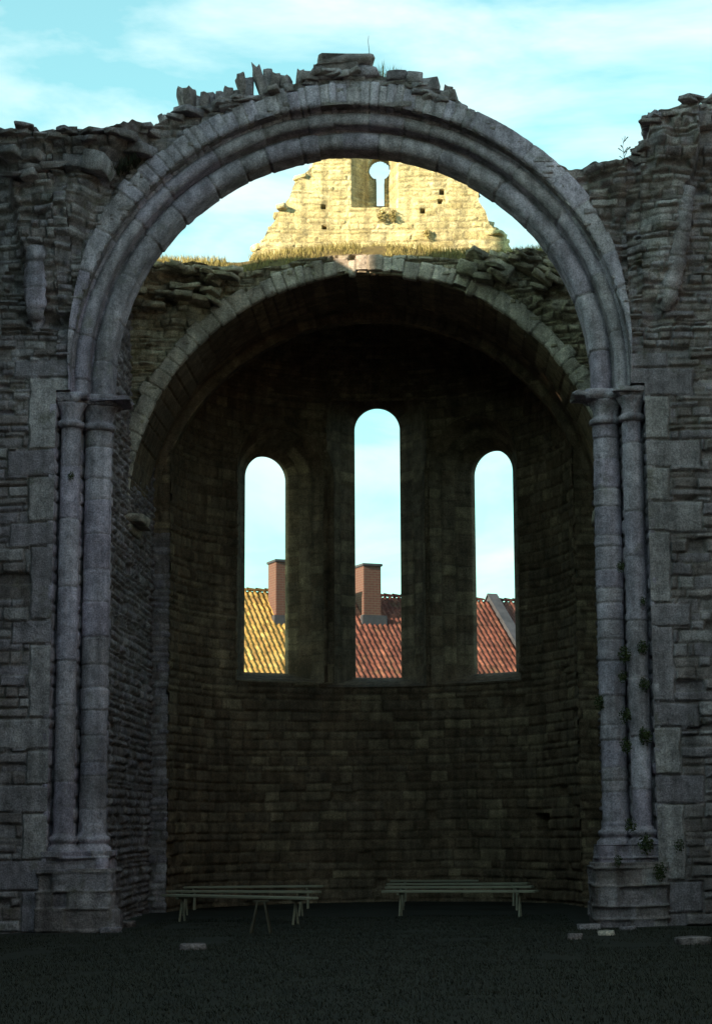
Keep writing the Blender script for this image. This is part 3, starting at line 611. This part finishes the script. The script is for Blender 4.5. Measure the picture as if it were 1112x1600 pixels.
for k in range(60):
    x = rgr.uniform(gx0 + .1, gx1 - .1); z = float(GT(x)); sp3.append(((x, YG + rgr.uniform(.05, .65), z + rgr.uniform(-.06, .02)), (rgr.uniform(.06, .15), rgr.uniform(.08, .18), rgr.uniform(.03, .06)), rotm(rgr.uniform(-.2, .2), rgr.uniform(-.2, .2), rgr.uniform(0, 3))))
V, Fq, T, J = rocks(sp3, 9); mesh('broken_edge', V, Fq, M_gable, GW, (T, J), smooth=False)

# ================================================================== APSE
AX, AY, AR, AT = -1.45, Y3, 4.03, .88
AP = empty('apse', (AX, AY, 0), 'dark half-round apse of rubble, tinted brown for warm bounce light, with three tall lancet openings and a half dome', 'apse')
wins = []
for (px, ptop, psill, wpx) in ((411.5, 714, 1052, 70), (591, 639, 1060, 73), (777, 705, 1052, 70)):
    # aperture lies on the outer face; find its angle
    best = min(np.linspace(-1.2, 1.2, 2401), key=lambda p: abs(pix(AX + (AR + AT) * math.sin(p), AY + (AR + AT) * math.cos(p), 6.0)[0] - px))
    Yo = AY + (AR + AT) * math.cos(best); zt_ = at(px, ptop, Yo)[1]; zs_ = at(px, psill, Yo)[1]
    w_ = wpx / F * Yo / math.cos(best) / 2 * (.98 if abs(best) < .2 else .92)
    wins.append((float(best), w_, zs_, zt_ - w_))
def wsdf(s, z, w_, z0, zc):     # distance outside the aperture outline (unrolled on the inner face)
    d = np.abs(s) - w_
    up = np.hypot(s, z - zc) - w_; lo = np.hypot(np.maximum(np.abs(s) - w_, 0), np.maximum(z0 - z, 0))
    return np.where(z > zc, up, np.where(z < z0, np.maximum(d, (z0 - z) * 2.5), d))
SP = .62
ph = np.linspace(-PI / 2, PI / 2, 520); CZ3 = 11.0; DR = 2.15; zz = np.linspace(0, CZ3 + .02, 440); P_, Z_ = np.meshgrid(ph, zz)
h, t, j = masonry(P_ * AR, Z_, 501, ch=(.12, .26), sl=(.2, .7), depth=.035, proud=.02, wob=.03)
# small square niche low on the right
npx, npy = pix(AX + AR * np.sin(P_), AY + AR * np.cos(P_), Z_)
h = np.where((P_ > .3) & (np.abs(npx - 846) < 11) & (np.abs(npy - 1291) < 20), h - .8, h)
keep = np.ones((len(zz) - 1, len(ph) - 1), bool); pc = (P_[:-1, :-1] + P_[1:, 1:]) / 2; zc_ = (Z_[:-1, :-1] + Z_[1:, 1:]) / 2
for (b, w_, z0, zc) in wins: keep &= ~(wsdf((pc - b) * AR, zc_, w_, z0, zc) < SP - .01)
r = AR - h
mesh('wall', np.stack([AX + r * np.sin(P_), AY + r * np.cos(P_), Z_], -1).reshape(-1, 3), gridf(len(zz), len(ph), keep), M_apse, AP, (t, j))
for (b, w_, z0, zc) in wins:    # splays, from inner face (k=0) to aperture (k=1), then straight outer reveal
    hgt = zc - z0; per = []
    for k in np.linspace(0, 1, 60): per.append((-1, 0, z0 + hgt * k, 0))
    o = [(-w_, z0 + hgt * k, -1, 0) for k in np.linspace(0, 1, 150)] + [(-w_ * math.cos(a), zc + w_ * math.sin(a), -math.cos(a), math.sin(a)) for a in np.linspace(0, PI, 50)[1:-1]] + [(w_, z0 + hgt * k, 1, 0) for k in np.linspace(1, 0, 150)] + [(w_ * k, z0, .0, -1) for k in np.linspace(1, -1, 24)[1:-1]]
    o = np.array(o); nrm = o[:, 2:]; nrm = nrm.copy()
    # corner mitres
    nl = 150; nrm[0] = (-1, -1); nrm[nl * 2 + 47] = (1, -1)
    for q in range(22): nrm[-22 + q] = (np.interp(q, [0, 3, 18, 21], [.6, .0, .0, -.6]), -1)
    ks = np.linspace(-.08, 1, 26); A = []
    sarc = np.cumsum(np.r_[0, np.hypot(*np.diff(o[:, :2], axis=0).T)])
    SS, KK = np.meshgrid(sarc, ks); hh, tt, jj = masonry(o[:, 1][None, :] + 0 * KK + 100 * (o[:, 0] > 0)[None, :] * 0, KK * 1.1, 511 + int(b * 10), ch=(.3, .55), sl=(.16, .3), depth=.02, proud=.008, wob=.015)
    hh = hh * np.clip((1 - KK) * 6, 0, 1)
    s = o[None, :, 0] + nrm[None, :, 0] * SP * (1 - KK); z = o[None, :, 1] + nrm[None, :, 1] * np.where(nrm[None, :, 1] < 0, .4, 1) * SP * (1 - KK); 
    s = s - nrm[None, :, 0] * hh * .8; z = z - nrm[None, :, 1] * hh * .8; rad = AR + np.clip(KK, -.01, 1) * (AT - .15)
    # outer rows: straight reveal, and the splay narrows in true metres (flat window plane)
    s = np.concatenate([s, o[None, :, 0], o[None, :, 0]]); z = np.concatenate([z, o[None, :, 1], o[None, :, 1]]); rad = np.concatenate([rad, np.full((1, len(o)), AR + AT - .1), np.full((1, len(o)), AR + AT)])
    tt = np.concatenate([tt, tt[-1:], tt[-1:]]); jj = np.concatenate([jj, jj[-1:] * 0, jj[-1:] * 0])
    # lateral coordinate: on a circle at the inner face, flat at the aperture
    kk2 = np.r_[np.clip(ks, 0, 1), 1, 1][:, None]
    pa = s / AR; xc, yc = rad * np.sin(pa), rad * np.cos(pa); xf, yf = s, rad
    xl = xc * (1 - kk2) + xf * kk2; yl = yc * (1 - kk2) + yf * kk2
    cb, sb = math.cos(b), math.sin(b)
    V = np.stack([AX + xl * cb + yl * sb, AY - xl * sb + yl * cb, z], -1)
    mesh('lancet_window', V.reshape(-1, 3), gridf(V.shape[0], V.shape[1], wrap=True), M_apse, AP, (tt, jj))
# outside face of the apse
ph2 = np.linspace(-PI / 2, PI / 2, 400); z2 = np.linspace(0, CZ3 + 2.34, 400); P2, Z2 = np.meshgrid(ph2, z2); kp = np.ones((399, 399), bool)
pc = (P2[:-1, :-1] + P2[1:, 1:]) / 2; zc_ = (Z2[:-1, :-1] + Z2[1:, 1:]) / 2; RR = AR + AT + .01
for (b, w_, z0, zc) in wins: kp &= ~(wsdf(np.tan(np.clip(pc - b, -1, 1)) * RR, zc_, w_, z0, zc) < .03)
ro = RR * np.ones_like(P2); k = np.clip((Z2 - CZ3) / 2.35, 0, 1); ro = RR * np.sqrt(1 - k ** 2)
mesh('outer_face', np.stack([AX + ro * np.sin(P2), AY + ro * np.cos(P2), Z2], -1).reshape(-1, 3), gridf(400, 400, kp), M_out, AP, (0 * P2 + .5, 0 * P2))
# half dome and the band in front of it
ph = np.linspace(-PI / 2, PI / 2, 260); el = np.linspace(0, PI / 2, 160); P_, E_ = np.meshgrid(ph, el)
h, t, j = masonry(P_ * AR, E_ * AR, 531, ch=(.10, .2), sl=(.2, .6), depth=.03, proud=.02); r = AR - h * np.cos(E_) ** .3
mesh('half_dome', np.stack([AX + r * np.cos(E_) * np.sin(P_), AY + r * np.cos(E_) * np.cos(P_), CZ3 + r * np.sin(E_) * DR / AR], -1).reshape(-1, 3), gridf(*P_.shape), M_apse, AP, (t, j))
arch_sweep('dome_front_band', [(4.70, -.95), (4.56, -.92), (4.57, -.5), (4.56, -.01), (4.40, .0), (4.39, .06), (4.39, .32)], AX, CZ2, AY, cuts(0, 14, .2, .4, np.random.RandomState(3)), 47, M_apse, AP, n=300, step=.05)
for sd_ in (-1, 1):
    jamb('quoin_jamb', [(4.60, -.02), (4.50, .0), (4.05, .0), (4.03, .03)], sd_, AX, 0, CZ2 + .05, AY, 551 + sd_, M_apse if sd_ > 0 else M_wall, AP, step=.03, ch=(.10, .2), sl=(.3, .4), depth=.03, proud=.02)
dtop = lambda x: CZ3 + 2.3 * np.sqrt(np.clip(1 - ((x - AX) / 5.08) ** 2, 0, 1))
fm = lambda X, Z: masonry(X, Z, 561, ch=(.12, .26))
cw = join([slab(np.linspace(AX - 4.05, AX + 4.05, 200), 120, lambda x: CZ2 + np.sqrt(np.clip(4.38 ** 2 - (x - AX) ** 2, 0, None)), dtop, AY + .02, .26, fm, None, CZ2, 13.6, topn=.0)] +
          [slab(AX + sg * np.linspace(4.05, 4.95, 30), 150, lambda x: CZ2 + 0 * x, dtop, AY + .02, .26, fm, None, CZ2, 13.6, topn=.0) for sg in (-1, 1)])
mesh('front_wall', cw[0], cw[1], M_apse, AP, cw[2:])

# ================================================================== NAVE WALLS AND ADDED SHADE TOWER outside the frame (they shade the wall)
def plainwall(name, x0, x1, y0, y1, hgt, seed, label, cat, openings=None):
    e = empty(name, ((x0 + x1) / 2, (y0 + y1) / 2, 0), label, cat)
    along_y = (y1 - y0) > (x1 - x0); L_ = (y1 - y0) if along_y else (x1 - x0); nu = int(L_ / .3)
    us = np.linspace(0, L_, nu); tpz = hgt + .25 * fbm(us * .7, us * 0, seed, 3); rows = []
    zz = np.linspace(0, 1, 40)[:, None]; h, t, j = masonry(us[None, :] + 0 * zz, zz * hgt + 0 * us[None, :], seed, ch=(.3, .7), sl=(.6, 1.5), depth=.05, proud=.04)
    def side(f, sg): return np.stack([us[None, :] + 0 * zz, f + sg * h, zz * tpz[None, :]], -1)
    w_ = (x1 - x0) if along_y else (y1 - y0); A = side(0, -1); B = side(w_, 1)[::-1]
    G = np.concatenate([A, B, A[:1]]); tt = np.concatenate([t, t, t[:1]]); jj = np.concatenate([j, j, j[:1]])
    Vv = np.stack([x0 + G[..., 1], y0 + G[..., 0], G[..., 2]], -1) if along_y else np.stack([x0 + G[..., 0], y0 + G[..., 1], G[..., 2]], -1)
    mesh('masonry', Vv.reshape(-1, 3), gridf(*G.shape[:2]), M_out, e, (tt, jj))
    for q in (0, 1):
        i = 0 if q == 0 else nu - 1; Ve = Vv[:, i].reshape(-1, 3); Vd = np.concatenate([Ve[:40], Ve[40:80][::-1]])
        fe = np.array([[a, a + 1, 41 + a, 40 + a] for a in range(39)]); mesh('end_face', Vd, fe, M_out, e, (np.full(80, .5), np.zeros(80)))
    return e
plainwall('nave_wall', -11.4, -10.0, -4, 30.9, 16.0, 601, 'high rubble side wall of the roofless nave, beyond the left edge of view', 'ruined wall')
plainwall('nave_wall', 8.2, 9.6, -4, 30.9, 14.0, 602, 'lower rubble side wall of the roofless nave, beyond the right edge of view', 'ruined wall')
plainwall('west_wall', -9.9, 8.1, -5.4, -4.1, 12.0, 603, 'end wall of the roofless nave behind the viewpoint', 'ruined wall')
tw = empty('shade_tower', (-14.5, 19, 0), 'square stone tower added out of view beside the nave to cast shade over the great arch', 'tower')  # unseen tower, added and sized to shade the great arch
bevelbox('shaft', (-3, 3, -5.5, 5.5, 0, 25), M_out, tw, .05)
for yy in (-2.6, 2.6):
    for xx in (-3.03, 3.03): bevelbox('belfry_opening', (xx - .05, xx + .05, yy - .6, yy + .6, 19, 22), M_glass, tw, .01)
bevelbox('cornice', (-3.2, 3.2, -5.7, 5.7, 25.0, 25.4), M_out, tw, .05)
rv = [(-3.2, -5.7, 25.4), (3.2, -5.7, 25.4), (3.2, 5.7, 25.4), (-3.2, 5.7, 25.4), (0, -2.4, 29), (0, 2.4, 29)]
mesh('roof', rv, [(0, 1, 4), (1, 2, 5, 4), (2, 3, 5), (3, 0, 4, 5)], M_dred, tw, local=True, smooth=False)

# ================================================================== HOUSES beyond the apse
HR = R(25); dh = np.array([math.cos(HR), math.sin(HR)]); nh = np.array([math.sin(HR), -math.cos(HR)]); YH = 66.0
S0 = np.array([at(380, 923, YH)[0], YH]); ZR = at(380, 923, YH)[1]
def along(px):      # distance along the ridge that shows at px
    return min(np.linspace(-8, 25, 3301), key=lambda q: abs(pix(S0[0] + dh[0] * q, S0[1] + dh[1] * q, ZR)[0] - px))
PT = math.tan(R(42)); RUN = 3.35
def house(q0, q1, tile, label, dz=0, chim=()):
    c = S0 + dh * (q0 + q1) / 2; e = empty('terraced_house', (c[0], c[1], 0), label, 'house', rz=HR); hl = (q1 - q0) / 2; zr = ZR + dz
    # local: x along ridge, y away from us
    for sg in (-1, 1):
        u = np.linspace(-hl, hl, int(hl * 2 / .035)); v = np.linspace(0, RUN + .25, 130); U, Vv = np.meshgrid(u, v)
        row = (Vv / .30) % 1; wave = .035 * np.cos(U * 2 * PI / .19 + np.sin(U * 1.3)) + .055 * row + .015 * fbm(U * 4, Vv * 3.3, 5, 2)
        V_ = np.stack([U, sg * Vv, zr - Vv * PT + wave], -1)
        ti = np.floor(U / .19 + .5); tj = np.floor(Vv / .30)
        rf = mesh('roof', V_.reshape(-1, 3), gridf(*U.shape), tile, e, (h2(ti + 99, tj + 7, int(hl * 9)), 0 * U), local=True)
    ze = zr - RUN * PT
    bevelbox('wall', (-hl + .004, hl - .004, -RUN + .15, RUN - .15, 0, ze + .08), M_plaster, e, 0)
    gv = [(s * (hl - .02), y, z) for s in (-1, 1) for y, z in ((-RUN + .15, ze), (RUN - .15, ze), (0, zr - .12))]
    mesh('gable_end', gv, [(0, 1, 2), (3, 5, 4), (0, 2, 5, 3), (1, 4, 5, 2)], M_plaster, e, local=True, smooth=False)
    bevelbox('gutter', (-hl, hl, -RUN - .33, -RUN - .2, ze - .30, ze - .20), M_lead, e, .02)
    nr_ = int(hl * 2 / .33)
    for_r = []
    for k in range(nr_):
        x = -hl + .33 * k; a = np.linspace(0, PI, 7); q = np.array([[x, -.13 * math.cos(t_), zr + .02 + .11 * math.sin(t_)] for t_ in a] + [[x + .33, -.10 * math.cos(t_), zr + .0 + .09 * math.sin(t_)] for t_ in a])
        for_r.append((q, gridf(2, 7), np.zeros(14), np.zeros(14)))
    V_, Fq, T, J = join(for_r); mesh('ridge_tiles', V_, Fq, tile, e, local=True)
    for k in range(max(1, int(hl))):
        x = -hl + 1.2 + k * 2.1
        if x < hl - .8:
            w1 = bevelbox('window', (x - .5, x + .5, -RUN + .10, -RUN + .16, ze - 2.1, ze - .8), M_plaster, e, .01)
            bevelbox('pane', (x - .42, x + .42, -RUN + .085, -RUN + .12, ze - 2.0, ze - .9), M_glass, w1, 0)
    for (qx, yv, wx, wy, ztop) in chim:
        x = qx - (q0 + q1) / 2; c_ = bevelbox('chimney', (x, x + wx, yv - wy / 2, yv + wy / 2, zr - abs(yv) * PT - .6 - wy / 2, ztop), M_brick, e, .015)
        bevelbox('cap', (x - .05, x + wx + .05, yv - wy / 2 - .05, yv + wy / 2 + .05, ztop - .02, ztop + .07), M_lead, c_, .015)
        zf = zr - (abs(yv) + wy / 2) * PT
        bevelbox('flashing', (x - .14, x + wx + .14, yv - wy / 2 - .22, yv - wy / 2 + .04, zf - .22, zf + .16), M_lead, c_, .02)
    return e
qa, qb, qc, qd = along(300), along(478), along(762), along(930)
def ztop_at(px, py, q, yv):
    p = S0 + dh * q - nh * yv; return at(px, py, p[1])[1]
q1_ = along(417) - .12; q2_ = along(561) - .28
house(qa, qb, M_ochre, 'house with sunlit ochre pantiles and a chimney, seen through the left lancet', chim=[(q1_, -.85, .95, .8, ztop_at(430, 879, q1_, -.85))])
house(qb, qc, M_red, 'house with red pantiles and a tall plain chimney, seen through the middle lancet', chim=[(q2_, -.7, .66, .8, ztop_at(576, 885, q2_, -.7))])
house(qc + .35, qd, M_dred, 'house with dark red pantiles right of the lead-capped fire wall', dz=.02)
pw = empty('party_wall', (*(S0 + dh * (qc + .17)), 0), 'narrow lead-capped fire wall running down between two tiled roofs, seen through the right lancet', 'wall', rz=HR)
zt0 = ZR + .22; pr_ = [(-RUN, zt0 - RUN * PT - .45), (-RUN, zt0 - RUN * PT), (0, zt0), (RUN, zt0 - RUN * PT), (RUN, 0), (-RUN, 0)]
pr_ = [(-RUN - .1, 0), (-RUN - .1, zt0 - (RUN + .1) * PT), (0, zt0), (RUN + .1, zt0 - (RUN + .1) * PT), (RUN + .1, 0)]
V_ = [(x, y, z) for x in (-.15, .15) for y, z in pr_]
mesh('masonry', V_, [(0, 1, 2, 3, 4), (9, 8, 7, 6, 5), (0, 5, 6, 1), (3, 8, 9, 4)], M_plaster, pw, local=True, smooth=False); pw.children[0].data.materials[0] = M_lead
for sg in (-1, 1):
    V_ = [(x, sg * y, zt0 - y * PT + dz_) for x in (-.20, .20) for y in (-.0, RUN + .15) for dz_ in (.0, .06)]
    mesh('lead_capping', V_, [(0, 1, 3, 2), (4, 6, 7, 5), (0, 4, 5, 1), (2, 3, 7, 6), (0, 2, 6, 4), (1, 5, 7, 3)], M_lead, pw, local=True, smooth=False)

# ================================================================== BENCHES
def make_bench(Lb):
    e = empty('bench', (0, 0, 0))
    for k in range(2): bevelbox('seat_plank', (-Lb / 2, Lb / 2, -.15 + k * .155, -.005 + k * .155, .42, .46), M_wood, e, .008)
    for x in (-Lb / 2 + .3, Lb / 2 - .3):
        for s in (-1, 1):
            xf = Matrix.Translation((x, s * .06, 0)) @ Matrix.Rotation(s * .16, 4, 'X')
            bevelbox('leg', (-.014, .014, -.014, .014, -.01, .43), M_wood, e, .005, xf=xf)
        bevelbox('cross_brace', (x - .02, x + .02, -.13, .13, .38, .42), M_wood, e, .004)
    return e
def copy_tree(o, parent=None):
    c = o.copy(); COLL.objects.link(c); c.parent = parent
    for ch in list(o.children): copy_tree(ch, c)
    return c
pb = make_bench(2.75); first = True
right_l = ['nearest long plank bench of the right-hand rows, just inside the great arch', 'second plank bench of the right-hand rows, behind the nearest one', 'third plank bench of the right-hand rows, in front of the farthest', 'farthest plank bench of the right-hand rows, deep in the apse']
left_l = ['nearest slanting plank bench of the left-hand rows, just inside the great arch', 'second plank bench of the left-hand rows, behind the nearest', 'third plank bench of the left-hand rows, in front of the farthest', 'farthest plank bench of the left-hand rows, deep in the apse']
def bz(px, py):     # ground position whose bench top (z .46) shows at this pixel
    Yb = min(np.linspace(25, 45, 2001), key=lambda y: abs(at(px, py, y)[1] - .46)); return at(px, py, Yb)[0], Yb
for rows, labs, grp in (([((600, 1391), (838, 1391)), ((604, 1385), (832, 1384)), ((606, 1380), (826, 1379)), ((612, 1375), (818, 1374))], right_l, 'plank benches in rows under the arch'),
                        ([((262, 1397), (488, 1402)), ((266, 1391), (496, 1392)), ((280, 1385), (506, 1383)), ((292, 1380), (516, 1376))], left_l, 'plank benches in rows under the arch')):
    for (a, b), lb in zip(rows, labs):
        o = pb if first else copy_tree(pb); first = False
        xa, ya = bz(*a); xb_, yb_ = bz(*b)
        o.location = ((xa + xb_) / 2, (ya + yb_) / 2, .0); o.rotation_euler = (0, 0, math.atan2(yb_ - ya, xb_ - xa)); tag(o, lb, 'bench', grp)
        o.scale = (math.hypot(xb_ - xa, yb_ - ya) / 2.75, 1, 1)
# a small dark trestle in front of the left benches
xt, yt = at(408, 1421, 30.2)[0], 30.2
ts = empty('trestle', (xt, yt, 0), 'small dark wooden trestle standing in front of the left-hand benches', 'trestle')
for s in (-1, 1):
    for q in (-1, 1): bevelbox('leg', (-.015, .015, -.015, .015, 0, .5), M_dwood, ts, .003, xf=Matrix.Translation((s * .15, q * .15, 0)) @ Matrix.Rotation(-s * .2, 4, 'Y') @ Matrix.Rotation(q * .2, 4, 'X'))
bevelbox('top_bar', (-.12, .12, -.06, .06, .47, .50), M_dwood, ts, .005)

# ================================================================== LOOSE STONES in the grass
stl = [(946, 1458, 26, 'brightest flat pale stone in the grass at the foot of the right pier'), (898, 1463, 22, 'flat grey stone in the grass, left of the brightest one'), (980, 1451, 24, 'flat grey stone in the grass, right of the brightest one'), (920, 1447, 34, 'thin dark slab in the grass just behind the brightest stone'),
       (1080, 1468, 46, 'long low slab in the grass near the right edge of view'), (184, 1417, 46, 'broad step-like slab at the foot of the left pier'), (172, 1452, 34, 'low grey slab in the grass in front of the left pier'), (300, 1478, 40, 'half-buried slab in the grass between the left pier and the middle')]
for k, (px, py, wp, lb) in enumerate(stl):
    Yb = min(np.linspace(12, 33, 2101), key=lambda y: abs(at(px, py, y)[1] - .05)); x = at(px, py, Yb)[0]; hw = wp / F * Yb / 2
    V, Fq, T, J = rocks([((0, 0, .03), (hw, hw * .8, .055), rotm(rgr.uniform(-.05, .05), rgr.uniform(-.05, .05), rgr.uniform(-.3, .3)))], 100 + k)
    o = mesh('flat_stone', V, Fq, M_vouss if k == 0 else M_wall, None, (T, J), smooth=False); o.location = (x, Yb, 0); tag(o, lb, 'stone', 'loose slabs lying in the grass')

# ================================================================== PLANTS on the masonry
def tuft(px, py, Y, size, label, n=70, seed=1):
    x, z = at(px, py, Y); rg = np.random.RandomState(seed)
    d = rg.normal(0, 1, (n, 3)); d /= np.linalg.norm(d, axis=1)[:, None]; d[:, 1] = -np.abs(d[:, 1]); c = d * (rg.rand(n, 1) ** .5) * size * np.array([[.8, .7, 1.1]])
    a = rg.normal(0, 1, (n, 3)); a /= np.linalg.norm(a, axis=1)[:, None]; b = np.cross(a, rg.normal(0, 1, (n, 3))); b /= np.linalg.norm(b, axis=1)[:, None]
    s = size * .28; V = np.stack([c - a * s * .5, c + b * s * .35, c + a * s * .6, c - b * s * .35], 1).reshape(-1, 3)
    o = mesh('wall_plant', V, np.arange(n * 4).reshape(-1, 4), M_leaf, None, smooth=False); o.location = (x, Y, z); return tag(o, label, 'plant', 'small plants rooted in the masonry joints')
tl = [(968, 886, .07, 'highest tuft in the joint between the two right shafts'), (975, 1024, .11, 'dark bushy tuft between the right shafts, halfway up'), (972, 1058, .08, 'small tuft just under the bushy one between the right shafts'), (1003, 1012, .09, 'tuft on the outer side of the right outer shaft, halfway up'),
      (1006, 1070, .09, 'round tuft on the outer side of the right outer shaft, above the lowest'), (976, 1118, .10, 'tuft between the right shafts, second from the bottom'), (977, 1165, .10, 'long tuft between the right shafts, lowest in that joint'), (1007, 1150, .11, 'lowest tuft on the outer side of the right outer shaft'),
      (938, 1098, .11, 'tuft on the inner side of the right inner shaft'), (1004, 940, .06, 'small highest tuft beside the right outer shaft'), (984, 1290, .16, 'leafy plant on the base of the right shafts'), (1008, 1318, .20, 'larger leafy plant spilling over the right plinth'), (1060, 1322, .14, 'plant at the foot of the wall right of the pier'), (1030, 1362, .18, 'low plant on the lower step of the right pier'), (112, 744, .06, 'tiny tuft on the left outer shaft below its capital'), (965, 1345, .12, 'small plant on the front of the right plinth')]
for k, (px, py, s, lb) in enumerate(tl):
    s = s * (1.3 if py < 1250 else .8); yy = Y1 + (.12 if py < 1250 else -.25)
    if px == 938: yy = Y1 + .55
    tuft(px, py, yy, s, lb, int(90 + s * 800), 700 + k)
def crest_grass(name, px0, px1, n, hgt, label, mat, Yb, f, seed, yj=.4, wid=.006, tall=0):
    rg = np.random.RandomState(seed); x0 = at(px0, 200, Yb)[0]; x1 = at(px1, 200, Yb)[0]; x = rg.uniform(x0, x1, n); y = Yb + rg.uniform(0, yj, n)
    z = f(x) - .02; b = np.array([(x0 + x1) / 2, Yb, float(f(np.array([(x0 + x1) / 2]))[0])])
    o = blades(name, np.stack([x, y, z], 1) - b, hgt, wid, mat, seed, lean=.35); o.location = b; return tag(o, label, 'grass', kind='stuff')
for k, (px, py, s_, lb) in enumerate([(597, 337, .13, 'left of the two round dry tufts below the keyhole slit of the gable'), (614, 338, .13, 'right of the two round dry tufts below the keyhole slit of the gable'), (667, 365, .11, 'lone dry tuft low on the right half of the gable')]):
    o = tuft(px, py, YG - .03, s_, lb, 160, 900 + k); o.data.materials[0] = M_grass
crest_grass('grass_tuft', 592, 634, 150, .42, 'dry grass tuft on the crown of the great arch, right of the top block', M_grass, Y1 + .2, topf, 1, wid=.008)
crest_grass('grass_tuft', 674, 700, 60, .26, 'small dry tuft on the great arch, lower right of its crown', M_grass, Y1 + .2, topf, 2, wid=.008)
crest_grass('grass_tuft', 1045, 1130, 1500, .22, 'green grass along the top of the broken wall at the right edge', M_grass, Y1 + .1, topf, 3, yj=1.0)
crest_grass('grass_tuft', -40, 230, 2200, .15, 'thin grass along the broken wall top at the left', M_lawn, Y1 - .1, topf, 4, yj=1.1, wid=.006)
crest_grass('grass_tuft', 150, 215, 420, .2, 'dark grass clump on the sloping ledge left of the great arch', M_lawn, Y1 - .45, lambda x: prof([(150, 245), (180, 262), (215, 240)], Y1 - .45)(x), 6, yj=.5)
def stalk(px, y0, y1, label, k, nb=0):
    x, z0 = at(px, y0, Y1 + .3); _, z1 = at(px, y1, Y1 + .3); e = empty('dry_stalk', (x, Y1 + .3, z0), label, 'plant'); r_ = .008
    pts = [(.0, 0), (.01, .4), (-.01, .8), (.0, 1.0)]
    V = []; H = z1 - z0
    for dx, q in pts: V += [(dx + r_ * (1 - .6 * q) * math.cos(a), r_ * math.sin(a), H * q) for a in np.linspace(0, 2 * PI, 6)[:-1]]
    mesh('stem', V, gridf(4, 5, wrap=True), M_earth, e, local=True)
    rg = random.Random(k)
    for q in range(nb):
        zq = H * rg.uniform(.3, 1); a = rg.uniform(0, 6.28); l_ = rg.uniform(.05, .13); dx, dy = math.cos(a) * l_, math.sin(a) * l_
        mesh('twig', [(0, 0, zq), (dx, dy, zq + l_ * .8), (dx * .9, dy, zq + l_), (0, .006, zq + .01)], [(0, 1, 2, 3)], M_leaf, e, local=True, smooth=False)
stalk(576, 100, 56, 'single thin dry stalk rising from the crown of the great arch', 1)
stalk(974, 262, 222, 'sparse branching weed on the flat wall top right of the great arch', 2, 16)
